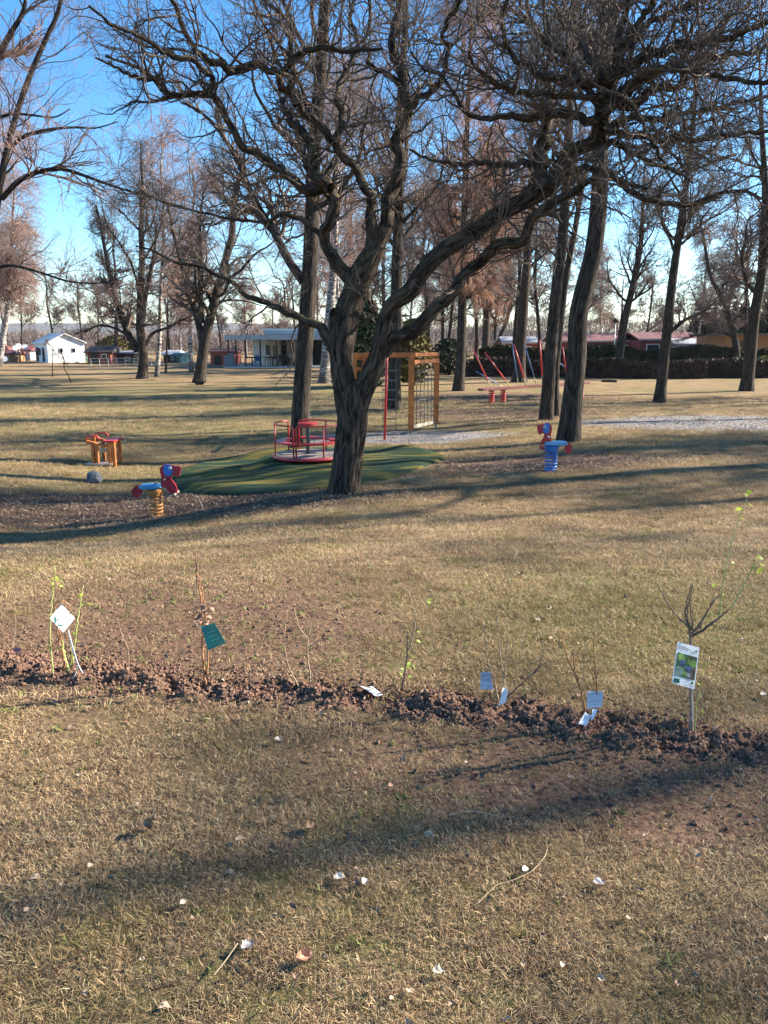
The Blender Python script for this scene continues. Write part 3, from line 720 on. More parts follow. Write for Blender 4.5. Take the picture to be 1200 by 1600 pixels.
# wooden climbing frame (world coordinates relative to its front right post)
def climbing():
    c = gp(642, 679); e = empty('climbing_frame', c, 0, label='orange wooden climbing frame with rope net, rope ladder and red pole on gravel', cat='climbing frame')
    Y0 = c[1]
    def L(px, py, Y): q = P(px, py, Y)-c; return (q[0], q[1], q[2])
    g2 = gp(682, 671); Yb = Y0+1.35; xb = P(682, 600, Yb)[0]-c[0]; hz = L(642, 556, Y0)[2]
    zb = float(H(c[0]+xb, Yb))-c[2]
    def post(x, y, z0, z1, w_): 
        o_ = MB().box((x, y, (z0+.12+z1)/2), (w_, w_, z1-z0-.12), bev=.012).build('post', WOOD, e)
        MB().box((x, y, z0+.05), (.05, .05, .2)).build('post_foot', STEEL, o_)
    post(0, 0, 0, hz-.03, .15); post(xb, Yb-Y0, zb, hz-.05, .14)
    x3 = P(570, 600, Y0+1.1)[0]-c[0]; x4 = P(553, 600, Y0-.1)[0]-c[0]
    post(x3, 1.1, -.05, hz-.03, .14); post(x4, -.1, -.05, hz-.03, .14)
    MB().beam((.10, -.02, hz+.02), (x4-.1, -.12, hz+.02), .10, .12, .01).build('beam', WOOD, e)
    MB().beam((xb, Yb-Y0+.02, hz+.0), (x3-.1, 1.12, hz+.0), .10, .12, .01).build('beam', WOOD, e)
    for dz_ in (.025, -.16): MB().beam((.05, .08, hz+dz_), (xb+.03, Yb-Y0-.07, hz+dz_), .09, .10, .01).build('crossbeam', WOOD, e)
    MB().beam((x4, -.05, hz-.02), (x3, 1.05, hz-.02), .09, .10, .01).build('crossbeam', WOOD, e)
    # box at the left end
    bx_ = P(566, 560, Y0+.3)[0]-c[0]; t = MB()
    for dz_ in (-.08, -.34): t.box((bx_, .3, hz+dz_), (.36, .04, .07))
    for dx in (-.2, .2): t.box((bx_+dx, .33, hz-.2), (.05, .05, .40))
    t.box((bx_, .5, hz-.38), (.46, .36, .03)); t.build('lookout_box', WOOD, e)
    MB().beam((.05, .12, .19), (xb-.05, Yb-Y0-.10, .19+zb), .05, .09, .006).build('bottom_bar', WOODL, e)
    # net between the right posts
    nrng = random.Random(4); t = MB(); nx = 5; A = Vector((.06, .12, 0)); B = Vector((xb-.05, Yb-Y0-.1, 0))
    for q in range(1, nx+1):
        u = q/(nx+1); p0 = A.lerp(B, u); pts = []
        for s_ in range(8): pts.append((p0.x+nrng.uniform(-.012, .012), p0.y, .22+(hz-.42)*s_/7))
        t.tube(pts, .011, 6)
    for s_ in range(6):
        z = .40+s_*.245; t.tube([(A.lerp(B, u).x, A.lerp(B, u).y, z+nrng.uniform(-.012, .012)-.02*math.sin(u*PI)) for u in (0, .2, .4, .6, .8, 1)], .011, 6)
    t.build('rope_net', ROPE, e)
    # rope ladder and red pole
    t = MB(); xl = P(600, 600, Y0)[0]-c[0]; xr = P(619, 600, Y0)[0]-c[0]
    t.tube([(xl-.03, -.06, .14), (xl-.03, -.06, hz)], .009, 6); t.tube([(xr, -.06, .14), (xr, -.06, hz)], .009, 6)
    for q in range(6): t.tube([(xl-.05, -.06, .42+q*.25), (xr+.02, -.06, .42+q*.25)], .017, 8)
    t.build('rope_ladder', ROPE, e)
    gpl = gp(601, 688)-c; t = MB(); zt = hz-.05
    t.tube([(gpl[0], gpl[1], gpl[2]-.05), (gpl[0]+.05, gpl[1]+.02, zt), (gpl[0]+.06, gpl[1]+.05, zt+.04), (gpl[0]+.06, -.05, zt+.06)], .032, 10)
    t.build('slide_pole', RED, e)
climbing()

# long board on springs with leaning poles behind it
def board():
    c = gp(767, 631); e = empty('spring_board', c, 0, label='long red and brown board on red springs with leaning red and blue poles', cat='play board')
    Y0 = c[1]; A = P(750, 609, Y0)-c; Bq = P(918, 598, Y0+3.2)-c
    MB().beam(A, Bq, .34, .09, .01).build('board', simple('dark_red_wood', (.22, .06, .05), .6), e)
    Zb = A[2]
    fr = (Bq-A)
    for u in (.10, .20, .86, .94):
        b0 = A+fr*u; pts = []; zg = float(H(c[0]+b0[0], c[1]+b0[1]))-c[2]; hh = b0[2]-.05-zg
        for q in range(91): a = 2*PI*6*q/90; pts.append((b0[0]+.10*math.cos(a), b0[1]+.10*math.sin(a), zg+hh*q/90))
        MB().tube(pts, .022, 6).build('spring', RED, e)
    BP = simple('blue_pole_paint', (.07, .17, .34), .5); YP = simple('yellow_ends', (.5, .42, .18), .6)
    for (x0, y0, x1, y1, mt, w_) in ((740, 548, 767, 605, RED, 2.2), (757, 550, 797, 604, RED, 2.2), (743, 580, 785, 604, BP, 1.6), (800, 537, 810, 603, BP, 1.6), (803, 539, 822, 603, RED, 2.6), (820, 540, 838, 601, BP, 1.8), (843, 532, 848, 600, RED, 2.6), (879, 542, 887, 598, RED, 2.2), (866, 562, 888, 577, BP, 1.6)):
        Yt = Y0+.15+(x1-750)/168*3.2; a = P(x0, y0, Yt-.5)-c; b_ = P(x1, y1, Yt)-c; r_ = w_/2/F*Yt
        pl = MB().tube([a, a*.2+b_*.8], r_, 8).build('pole', mt, e); MB().tube([a*.2+b_*.8, b_], r_*.8, 8).build('pole_end', YP, pl)
board()

# small wooden play table on the left
def table():
    c = gp(150, 727); d2 = gp(178, 726); s = c[1]/F   # metres per pixel
    e = empty('play_table', c, 0, label='small orange wooden play table with red trim near the left edge', cat='play table')
    def X_(px): return (px-150)*s
    for px, dy_, h in ((147, 0, .50), (152.5, .02, .48), (173, 0, .56), (179, .03, .58)):
        h *= .86; MB().box((X_(px), dy_, h/2-.02), (.065, .065, h+.04), bev=.006).build('leg', WOOD, e)
    for px, dy_, h in ((150, .5, .50), (176, .5, .56)): h *= .86; MB().box((X_(px), dy_, h/2), (.075, .075, h), bev=.006).build('leg', WOOD, e)
    MB().beam((X_(139), -.02, .51), (X_(170), -.02, .40), .13, .05, .006).build('side_board', WOOD, e)
    MB().beam((X_(139), .5, .51), (X_(170), .5, .40), .13, .05, .006).build('side_board', WOOD, e)
    MB().box((X_(139)+.01, .24, .51), (.04, .5, .13), bev=.006).build('end_board', WOOD, e)
    MB().tube([(X_(139), -.03, .55), (X_(140), -.03, .62), (X_(155), -.03, .63), (X_(160), -.03, .56)], .02, 8).build('handle_bar', RED, e)
    MB().tube([(X_(139), .5, .55), (X_(140), .5, .62), (X_(155), .5, .63), (X_(160), .5, .56)], .02, 8).build('handle_bar', RED, e)
    MB().box((X_(174), .25, .51), (.26, .62, .035), bev=.012).build('seat', RED, e)
    MB().box((X_(160), .3, .28), (.28, .04, .09)).build('shelf', WOODL, e)
    MB().box((X_(155), .1, .03), (.55, .36, .03), rz=.1).build('base_board', WOODL, e)
table()
# grey stone
st = lump(77, .8, 3, .25); [setattr(v, 'co', v.co.normalized()*(.75+.25*v.co.length)) for v in st.vertices]; o = obj('stone', st, simple('dark_stone', (.13, .14, .16), .85, var=.3, scale=4, bmp=.6), None, gp(148, 754)+np.array([0, 0, .08])); o.scale = (.15, .14, .15)
tag(o, 'dark round stone in the grass in front of the small wooden play table', 'stone')
# bare stems sticking out of the grass
def stem(pxs, Y, r_, label, mat=None):
    b_ = P(*pxs[0], Y); pts = [P(a, c_, Y)-b_ for a, c_ in pxs]
    o_ = MB().tube(pts, [r_*(1-.6*q/(len(pts)-1)) for q in range(len(pts))], 6).build('stick', mat or simple('pale_stick', (.5, .44, .33), .8), None, b_); tag(o_, label, 'stick'); return o_
g_ = gp(186, 696); stem([(184, 695), (190, 691), (196, 689), (199, 683), (206, 683)], g_[1], .018, 'thin pale crooked stick behind the small wooden play table')
g_ = gp(318, 798); stem([(318, 798), (315, 788), (311, 781), (306, 779)], g_[1], .008, 'thin pale bent stem on the leaf litter right of the orange spring rider')
g_ = gp(1010, 600)
for px, py, w_ in ((952, 597, 22),):
    c = gp(px, py); o = MB().box((0, 0, .05), (w_/F*c[1], .3, .14), bev=.03).build('log', MAT['bark_dark'], None, c); tag(o, 'short dark log lying on the lawn between two right hand trees', 'log')
c = gp(313, 600); o = MB().box((0, 0, .1), (.5, .4, .25), bev=.06, rz=.3).build('tree_stump', MAT['bark_dark'], None, c+np.array([.1, -.6, 0])); tag(o, 'low broken stump at the foot of the thick forked tree on the left', 'stump')

# ---------------------------------------------------------------- THE MAIN TREE
B0 = gp(540, 768); YM = B0[1]
def W(px): return px/2/F*YM*(.95 if px > 30 else .86)
def mp(lst, d0=0, d1=0):
    """(px, py, width px) -> x y z r, leaving the trunk's plane gradually from depth d0 to d1"""
    n_ = len(lst); return [(*P(a, b_, YM+d0+(d1-d0)*(q/(n_-1))**1.2), W(w_)) for q, (a, b_, w_) in enumerate(lst)]
LIMBS = {
 'trunk': mp([(538, 775, 52), (541, 740, 47), (545, 700, 47), (549, 660, 47), (550, 630, 48), (551, 610, 44), (551, 598, 26), (551, 592, 6)]),
 'left_stem': mp([(545, 655, 34), (538, 605, 34), (533, 560, 35), (535, 525, 41), (541, 495, 42), (551, 465, 40), (563, 432, 39), (578, 405, 34), (590, 384, 30)], 0, .1),
 'right_stem': mp([(555, 655, 32), (567, 612, 32), (581, 580, 31), (591, 553, 29), (597, 515, 25), (603, 492, 24), (614, 474, 25), (640, 456, 28), (658, 428, 27), (685, 398, 27), (718, 376, 27), (748, 357, 26), (778, 335, 27), (811, 318, 27), (838, 303, 29), (860, 288, 28), (877, 260, 26), (893, 238, 24), (912, 229, 20), (932, 220, 20), (938, 195, 22), (944, 165, 20), (953, 135, 18), (963, 100, 14), (966, 60, 12), (980, 10, 9), (985, -60, 6)], 0, -1.1),
 'low_right': mp([(587, 566, 22), (602, 545, 24), (630, 522, 24), (660, 504, 24), (690, 478, 22), (712, 452, 21), (740, 417, 20), (775, 386, 18), (802, 375, 18), (826, 367, 16), (832, 342, 15), (862, 318, 14), (886, 298, 11), (915, 283, 9), (960, 280, 6), (1010, 296, 5)], 0, -1.6),
 'leader': mp([(585, 395, 26), (597, 363, 26), (606, 328, 24), (613, 293, 23), (621, 256, 21), (628, 220, 20), (636, 180, 18), (634, 140, 17), (620, 95, 16), (613, 55, 14), (625, 5, 12), (632, -60, 9), (625, -130, 5)], .1, .9),
 'mid_left': mp([(580, 392, 22), (579, 352, 20), (578, 320, 17), (565, 289, 16), (549, 262, 15), (530, 242, 14), (520, 220, 14), (500, 196, 13), (480, 180, 13), (463, 165, 12), (440, 137, 11), (438, 118, 10), (450, 98, 10), (470, 80, 9), (500, 74, 8), (540, 80, 6), (600, 78, 4)], .1, -.8),
 'snake': mp([(548, 440, 24), (531, 412, 22), (512, 388, 19), (505, 362, 20), (513, 345, 22), (522, 325, 23), (518, 303, 21), (505, 296, 19), (487, 300, 17), (468, 286, 16), (443, 268, 15), (418, 252, 14), (395, 240, 13), (370, 222, 12), (358, 195, 11), (345, 165, 10), (328, 147, 9), (300, 150, 9), (265, 152, 8), (250, 132, 7), (232, 116, 6), (200, 100, 4), (165, 86, 3)], .1, -1.4),
 'inner_left': mp([(516, 295, 20), (498, 280, 18), (486, 250, 16), (478, 222, 15), (465, 200, 13), (452, 178, 12), (445, 160, 9)], -.4, .6),
 'long_left': mp([(536, 572, 26), (520, 548, 23), (510, 531, 20), (497, 514, 16), (473, 501, 14), (450, 491, 13), (427, 480, 12), (396, 468, 10), (378, 456, 9), (362, 440, 8), (340, 428, 7), (310, 418, 6), (275, 412, 5), (245, 395, 4), (215, 385, 3)], 0, 1.3),
 'stub': mp([(528, 525, 18), (521, 505, 16), (518, 488, 15)], 0, -.15),
 'left_arm': mp([(505, 372, 10), (494, 360, 10), (473, 345, 9), (455, 337, 8), (436, 336, 7), (415, 347, 6), (380, 345, 5), (330, 335, 4), (262, 318, 3), (220, 300, 2.5)], 0, .9),
 'top_left': mp([(440, 137, 11), (428, 106, 10), (400, 100, 12), (370, 112, 12), (345, 100, 11), (312, 82, 9), (293, 56, 8), (282, 28, 7), (268, 0, 6), (250, -50, 4)], -.5, -1.8),
 'top_mid': mp([(463, 165, 11), (455, 140, 10), (462, 110, 9), (452, 85, 8), (458, 55, 8), (440, 22, 7), (415, 0, 6), (395, -50, 4)], -.5, -.2),
 'top_inner': mp([(520, 222, 12), (535, 190, 10), (525, 150, 9), (540, 110, 8), (560, 70, 7), (548, 30, 6), (560, -30, 4)], -.3, .9),
 'twisted_left': mp([(325, 147, 9), (330, 118, 8), (300, 95, 8), (272, 92, 7), (240, 70, 6), (215, 55, 5), (175, 40, 4), (140, 10, 3)], -1.2, -2.2),
 'left_sweep': mp([(262, 152, 7), (250, 125, 6), (215, 122, 5), (180, 105, 4), (150, 90, 3)], -1.3, -1.0),
 'right_post': mp([(850, 300, 24), (846, 285, 24), (844, 255, 22), (847, 225, 20), (851, 192, 16), (862, 150, 12), (850, 110, 9), (862, 60, 7), (850, 0, 5)], -.7, .4),
 'u_branch': mp([(948, 128, 14), (925, 130, 12), (895, 129, 11), (856, 120, 10), (820, 102, 9), (797, 84, 8), (786, 58, 7), (784, 30, 6), (792, 0, 5), (800, -40, 4)], -1.0, -2.0),
 'mid_horizontal': mp([(935, 190, 14), (898, 181, 12), (850, 180, 12), (812, 186, 11), (784, 183, 9), (750, 182, 8), (724, 172, 7), (708, 142, 6), (690, 118, 5), (660, 105, 4), (640, 80, 3)], -1.0, -.2),
 'low_horizontal': mp([(846, 258, 12), (820, 254, 10), (780, 258, 10), (744, 257, 8), (705, 256, 6), (672, 250, 5), (640, 236, 4)], -.6, .9),
 'small_post': mp([(590, 500, 9), (582, 478, 8), (572, 450, 6), (568, 420, 4), (576, 395, 3)], 0, .6),
 'right_sweep': mp([(884, 272, 12), (904, 265, 10), (930, 265, 10), (951, 268, 10), (970, 288, 9), (1000, 306, 9), (1040, 316, 8), (1085, 316, 7), (1120, 303, 6), (1160, 300, 5), (1200, 312, 4), (1240, 318, 3)], -.9, -1.6),
 'right_arm_up': mp([(938, 182, 16), (962, 165, 15), (1000, 156, 14), (1030, 141, 12), (1060, 134, 10), (1085, 105, 9), (1130, 85, 8), (1170, 80, 7), (1230, 60, 5)], -1.0, -.1),
 'right_top': mp([(950, 128, 17), (979, 102, 15), (1006, 87, 14), (1035, 78, 13), (1060, 69, 12), (1095, 72, 11), (1130, 60, 9), (1165, 50, 8), (1210, 30, 6), (1260, 10, 4)], -1.1, -2.3),
 'right_straight': mp([(940, 205, 13), (958, 206, 11), (985, 213, 10), (1030, 215, 9), (1070, 222, 8), (1110, 216, 7), (1150, 208, 6), (1200, 205, 5), (1250, 200, 3)], -1.0, -.3),
 'right_high': mp([(960, 95, 12), (985, 70, 11), (1010, 40, 10), (1050, 20, 9), (1090, 5, 7), (1140, -20, 6)], -1.0, -.2),
 'top_right_left': mp([(950, 130, 12), (925, 100, 11), (915, 65, 10), (890, 40, 8), (870, 5, 7), (860, -50, 5)], -1.0, .6),
 'fan_a': mp([(945, 165, 12), (990, 130, 10), (1040, 104, 9), (1098, 62, 7), (1150, 22, 6), (1190, -20, 4)], -1.0, .6),
 'fan_b': mp([(948, 150, 12), (1000, 121, 10), (1060, 108, 9), (1130, 122, 7), (1205, 132, 5)], -1.0, -2.6),
 'fan_c': mp([(940, 195, 11), (990, 186, 9), (1050, 182, 8), (1120, 168, 6), (1210, 148, 4)], -1.0, .2),
 'fan_d': mp([(955, 130, 12), (975, 75, 10), (1018, 10, 8), (1040, -50, 5)], -1.0, -1.8),
 'fan_e': mp([(935, 212, 9), (980, 236, 8), (1022, 258, 7), (1080, 264, 5), (1150, 240, 4)], -.9, .3),
 'fan_f': mp([(940, 150, 11), (900, 153, 9), (850, 148, 8), (800, 140, 7), (760, 120, 6), (732, 80, 4)], -1.0, -2.4),
 'fan_g': mp([(934, 165, 10), (890, 95, 9), (842, 52, 8), (822, 0, 6), (810, -50, 4)], -1.0, -.2),
 'droop': mp([(950, 150, 6), (985, 160, 6), (1005, 195, 5), (1025, 235, 5), (1050, 265, 4), (1085, 285, 3)], -1.2, -2.0),
 'mid_top': mp([(636, 180, 12), (660, 150, 10), (690, 125, 9), (700, 90, 8), (690, 50, 7), (715, 10, 6), (730, -40, 4)], .5, -.6),
 'leader_left': mp([(634, 140, 11), (610, 120, 9), (585, 105, 8), (570, 70, 7), (580, 30, 6), (570, -20, 4)], .5, 1.4),
}
rng = np.random.default_rng(5)
def wig(p, K):
    q = smoothpath(p, K); n_ = rng.normal(size=(K, 3)); n_ = (n_+np.roll(n_, 1, 0)+np.roll(n_, -1, 0))/3
    q[:, :3] += n_*np.minimum(.05, q[:, 3:4]*.9)*(np.arange(K) > 1)[:, None]; q[:, 3] *= 1+.16*(rng.uniform(size=K)-.5); return q
main = empty('tree', B0, label='large dark gnarled tree with a forked trunk, in front of the red roundabout', cat='tree')
big = ('trunk', 'left_stem', 'right_stem', 'low_right', 'leader')
g = Geo(); t_ = smoothpath(LIMBS['trunk'], 70); t_[:, 3] *= 1+.16*np.exp(-(t_[:, 2]-B0[2]).clip(0)/.16); 
g.tubes(t_[None, :, :3], t_[None, :, 3], 96, .13, 7, 1.6, .5)
for nm in ('left_stem', 'right_stem'):
    q = smoothpath(LIMBS[nm], 150 if nm == 'right_stem' else 60); cut = 34 if nm == 'right_stem' else 60
    if nm == 'left_stem': g.tubes(q[None, :, :3], q[None, :, 3], 84, .13, 7, 1.6, .5)
    else: g.tubes(q[None, :cut, :3], q[None, :cut, 3], 72, .13, 7, 1.6, .5)
obj('trunk', g.mesh('trunk', B0), MAT['bark_main'], main)
LPs, LRs = [], []
for nm, p in LIMBS.items():
    if nm in ('trunk', 'left_stem'): q = smoothpath(p, 24)
    elif nm == 'right_stem':
        q = smoothpath(p, 150); gg = Geo(); gg.tubes(q[None, 32:, :3], q[None, 32:, 3], 18, .12, 9, 1.6); obj('limb', gg.mesh('limb', B0), MAT['bark_main'], main)
    else:
        q = wig(p, 46 if nm != 'stub' else 8); gg = Geo(); gg.tubes(q[None, :, :3], q[None, :, 3], 14, .12, 12, 1.8); obj('limb', gg.mesh('limb', B0), MAT['bark_main'], main)
    if nm in ('trunk', 'left_stem', 'stub'): continue
    # split long limbs so that children are spread by length; the lowest part stays bare
    a = smoothpath(q, 49); s0 = {'right_stem': 14, 'low_right': 14, 'leader': 8, 'snake': 6}.get(nm, 2)
    for s in range(s0, 48, 6):
        e_ = min(s+7, 49)
        if e_-s < 4: break
        seg = smoothpath(a[s:e_], 7) if e_-s != 7 else a[s:e_]
        LPs.append(seg[:, :3]); LRs.append(seg[:, 3])
LP = np.stack(LPs); LR = np.stack(LRs)
c = Geo()
A2, R2 = grow(rng, LP, LR, 680, 0, 1, (.5, 1.25), 1.15, 14, .25, .05, .5, .0065, .017, taper=.75, up=.3, lp=0)
c.tubes(A2, R2, 6)
A3, R3 = grow(rng, A2, R2, 3900, .1, 1, (.4, 1.05), .55, 9, .22, .02, .6, .0038, .009, taper=.6, lp=.3)
c.tubes(A3, R3, 4)
A4, R4 = grow(rng, A3, R3, 11000, .15, 1, (.4, 1.1), .28, 6, .19, .03, .7, .0026, .005, taper=.5, lp=.3)
c.tubes(A4, R4, 3)
A5, R5 = grow(rng, LP, LR, 1100, 0, 1, (.5, 1.4), .28, 7, .35, .05, .3, .0035, .006, taper=.6, up=.3, lp=0)
c.tubes(A5, R5, 3)
obj('crown', c.mesh('crown', B0), MAT['twig_main'], main)
# ---------------------------------------------------------------- the other trees one can tell apart
px_tree('tree', 21, [(467, 704), (472, 600), (480, 490), (485, 410), (488, 330), (490, 250), (500, 120), (508, 0)], 34, 17, 'tall', 'tall straight grey trunk rising behind the red roundabout', t0=None) if False else None
T = px_tree
T('tree', 21, [(467, 704), (472, 600), (480, 490), (485, 410), (488, 330), (490, 250), (500, 120), (508, 0)], 33, 16, 'tall', 'tall tree with a straight grey trunk rising right behind the roundabout',
  extra=[dict(p=[(474, 440), (450, 405), (429, 363), (408, 331), (388, 290), (370, 250), (350, 215), (320, 180), (285, 160)], w=14, d=1.5)])
T('tree', 22, [(888, 690), (895, 620), (901, 560), (903, 500), (912, 455), (925, 405), (933, 350), (937, 290), (938, 235), (945, 120), (952, 0)], 37, 16, 'tall', 'tall tree whose leaning bare trunk stands just behind the blue-sprung rider', scale_n=1.5)
T('tree', 23, [(853, 657), (860, 560), (866, 490), (872, 430), (880, 360), (884, 290), (890, 180), (893, 60)], 24, 14, 'tall', 'double-stemmed tree left of the leaning trunk, its front stem', flare=1.2, scale_n=1.4)
T('tree', 24, [(868, 652), (868, 580), (876, 500), (885, 430), (900, 350), (915, 260)], 15, 12, 'tall', 'slimmer rear stem of the pair left of the leaning trunk', scale_n=.6, flare=1.2)
T('tree', 25, [(615, 641), (617, 560), (619, 470), (621, 380), (624, 300), (622, 220), (628, 120)], 24, 17, 'tall', 'thick tree with flared roots behind the rope ladder of the climbing frame', flare=1.6)
T('larch_tree', 26, [(716, 611), (720, 560), (722, 500), (724, 400), (728, 250), (735, 60)], 19, 17, 'larch', 'tall larch with a cloud of orange brown twigs behind the climbing frame net', cat='larch', twigm='twig_larch', rmin=.008)
T('larch_tree', 27, [(757, 566), (760, 500), (762, 380), (765, 200)], 14, 21, 'larch', 'farther larch with orange twigs just left of the blue and red poles', cat='larch', twigm='twig_larch', rmin=.013)
T('tree', 28, [(811, 597), (814, 540), (818, 480), (824, 400), (830, 300)], 20, 17, 'tall', 'dark tree with flared foot standing behind the row of red and blue poles', flare=1.7)
T('tree', 29, [(965, 589), (970, 540), (976, 500), (988, 450), (1000, 390), (1004, 330)], 16, 14, 'tall', 'slender leaning tree between the big leaning trunk and the next trunk to its right', flare=1.5)
T('tree', 30, [(1030, 629), (1037, 570), (1044, 500), (1052, 430), (1062, 360), (1072, 290), (1082, 200), (1090, 100), (1092, 0)], 19, 14, 'tall', 'dark tree standing alone behind the pale gravel patch, left of its middle', scale_n=1.4,
  extra=[dict(p=[(1046, 520), (1070, 500), (1092, 490), (1110, 478), (1125, 462)], w=6, d=.4)])
T('tree', 31, [(1166, 611), (1172, 560), (1178, 500), (1190, 430), (1193, 370), (1196, 300), (1190, 200)], 22, 15, 'spread', 'thick dark tree nearest the right edge of the photo',
  extra=[dict(p=[(1190, 430), (1205, 380), (1230, 330), (1260, 270)], w=14, d=.5)])
T('tree', 32, [(1152, 586), (1150, 540), (1141, 505), (1130, 470), (1110, 430)], 13, 11, 'spread', 'smaller curved tree behind the thick tree at the right edge', scale_n=.6)
T('tree', 33, [(506, 599), (509, 560), (514, 500), (520, 430), (524, 340), (526, 200)], 18, 17, 'tall', 'tree with a white patched trunk between the pavilion and the big gnarled tree', barkm='birch', twigm='twig_birch', flare=1.5)
T('oak_tree', 34, [(222, 592), (224, 560), (221, 535), (219, 505), (220, 450), (222, 400)], 17, 14, 'spread', 'broad bare tree with wide low branches, left one of the pair on the left lawn', flare=1.5, scale_n=.85,
  extra=[dict(p=[(215, 548), (202, 525), (188, 490), (176, 450), (168, 410), (160, 370), (150, 320)], w=12, d=1), dict(p=[(212, 535), (190, 518), (160, 508), (135, 516), (115, 521)], w=5, d=-1), dict(p=[(226, 540), (240, 520), (262, 512), (285, 500), (310, 490)], w=6, d=1.5), dict(p=[(221, 500), (228, 460), (240, 400), (245, 350)], w=9, d=-1)])
T('oak_tree', 35, [(311, 598), (316, 560), (320, 530), (328, 500), (338, 460), (350, 415), (362, 370)], 20, 14, 'spread', 'broad bare tree with thick forked trunk, right one of the left lawn pair', flare=1.4, scale_n=.85,
  extra=[dict(p=[(318, 545), (310, 505), (300, 470), (290, 435), (280, 400), (270, 360), (262, 320)], w=12, d=1), dict(p=[(315, 505), (313, 460), (314, 410), (312, 350), (318, 300)], w=10, d=-.8), dict(p=[(334, 480), (350, 470), (380, 470), (410, 478)], w=5, d=1)])
T('birch_tree', 36, [(245, 589), (248, 550), (250, 510), (251, 460), (254, 400), (256, 330)], 8.5, 15, 'birch', 'white-barked birch just right of the left broad tree', cat='birch', barkm='birch', twigm='twig_birch')
T('birch_tree', 37, [(299, 582), (297, 540), (297, 500), (296, 440), (300, 360)], 8, 15, 'birch', 'thin white-barked birch just left of the forked broad tree', cat='birch', barkm='birch', twigm='twig_birch')
T('birch_tree', 38, [(-2, 573), (4, 530), (12, 480), (16, 420), (20, 340)], 12, 17, 'birch', 'weeping birch with pinkish twigs at the left edge before the red-roofed huts', cat='birch', barkm='birch', twigm='twig_birch', scale_n=1.7)
T('birch_tree', 39, [(-75, 600), (-70, 540), (-60, 450), (-50, 350), (-45, 250)], 16, 16, 'birch', 'nearer weeping birch whose hanging twigs enter the photo from the left edge', cat='birch', barkm='birch', twigm='twig_birch', scale_n=1.5)
b_ = gp(-30, 690)
T('tree', 40, [(-45, 690), (-30, 600), (-18, 480), (-12, 380), (0, 290), (12, 230), (30, 165), (50, 110), (72, 60), (95, 0)], 17, 13, 'light', 'leaning tree at the upper left edge with long branches reaching in over the lawn', barkm='bark_dark', rmin=.003, twigm='twig_birch',
  extra=[dict(p=[(3, 310), (30, 282), (62, 268), (95, 264), (125, 272), (160, 285), (200, 298), (250, 312)], w=8, d=-1.5), dict(p=[(12, 235), (40, 212), (80, 202), (120, 199), (150, 200), (185, 190)], w=6, d=1), dict(p=[(-12, 420), (20, 415), (60, 425), (110, 440), (160, 442), (200, 430)], w=5, d=-1),
         dict(p=[(-5, 185), (20, 178), (50, 180), (85, 183), (110, 170)], w=5, d=.5), dict(p=[(-40, 140), (-10, 100), (15, 55), (35, 20), (45, -30)], w=12, d=-.5)])
T('tree', 41, [(180, 564), (181, 530), (182, 490), (180, 420)], 8, 15, 'tall', 'thin tree behind the white rail fence left of the pair of broad trees')
T('young_tree', 42, [(259, 584), (260, 560), (261, 530), (262, 505)], 4, 6.5, 'young', 'slim young tree between the two broad trees on the left lawn', cat='young tree')
T('young_tree', 43, [(82, 589), (82, 565), (82, 555)], 2.2, 2.2, 'young', 'thin upright young tree on the lawn in front of the white house', cat='young tree', flare=1, rmin=.008, twigm='twig')
T('young_tree', 44, [(111, 598), (106, 585), (100, 575)], 2.0, 1.8, 'young', 'small leaning young tree right of the one in front of the white house', cat='young tree', flare=1, rmin=.008, twigm='twig')
T('birch_tree', 45, [(533, 590), (534, 520), (527, 440), (530, 330), (533, 200)], 6.5, 18, 'birch', 'tall slightly leaning white birch stem just left of the gnarled tree', cat='birch', barkm='birch', twigm='twig_birch')
T('tree', 46, [(776, 560), (780, 530), (792, 500), (800, 460), (798, 400)], 9, 15, 'tall', 'slanting tree behind the hedge, left of the poles')
# trees standing outside the picture on the right: they throw the long shadows on the lawn
for k_, (x, y, hh, rr_, sd_) in enumerate(((22, 8.8, 15.5, .22, 51), (14, 15.2, 13, .24, 52), (22, 15.5, 14, .2, 53), (21, 20.5, 14, .22, 54), (31, 25, 15, .2, 55), (20.5, 26, 15, .22, 56), (26, 34, 16, .24, 57), (17, 19, 14, .24, 58), (24.5, 18.5, 14, .24, 59), (29, 21.5, 15, .26, 60))):
    z = float(H(x, y)); r2 = random.Random(sd_)
    plant_tree('tree', build_tree(sd_, [(x, y, z, rr_), (x+r2.uniform(-.2, .2), y+.1, z+2.5, rr_*.85), (x+r2.uniform(-.3, .3), y, z+5, rr_*.7)], hh, 'spread' if k_ in (2, 6) else 'tall', rmin=.007, scale_n=(.55, .45, .6, .9, .9, 1.1, 1.1, .9, .9, 1)[k_]), (x, y, z),
               ['slim tall', 'broad', 'slim tall', 'thick', 'middle sized', 'tall', 'very thick', 'slender', 'distant thick', 'distant tall'][k_]+' bare tree beyond the right edge of the photo, '+['nearest', 'second', 'third', 'fourth', 'fifth', 'sixth', 'seventh', 'eighth', 'ninth', 'tenth'][k_]+' from the viewer', 'tree', 'trees beyond the right edge')

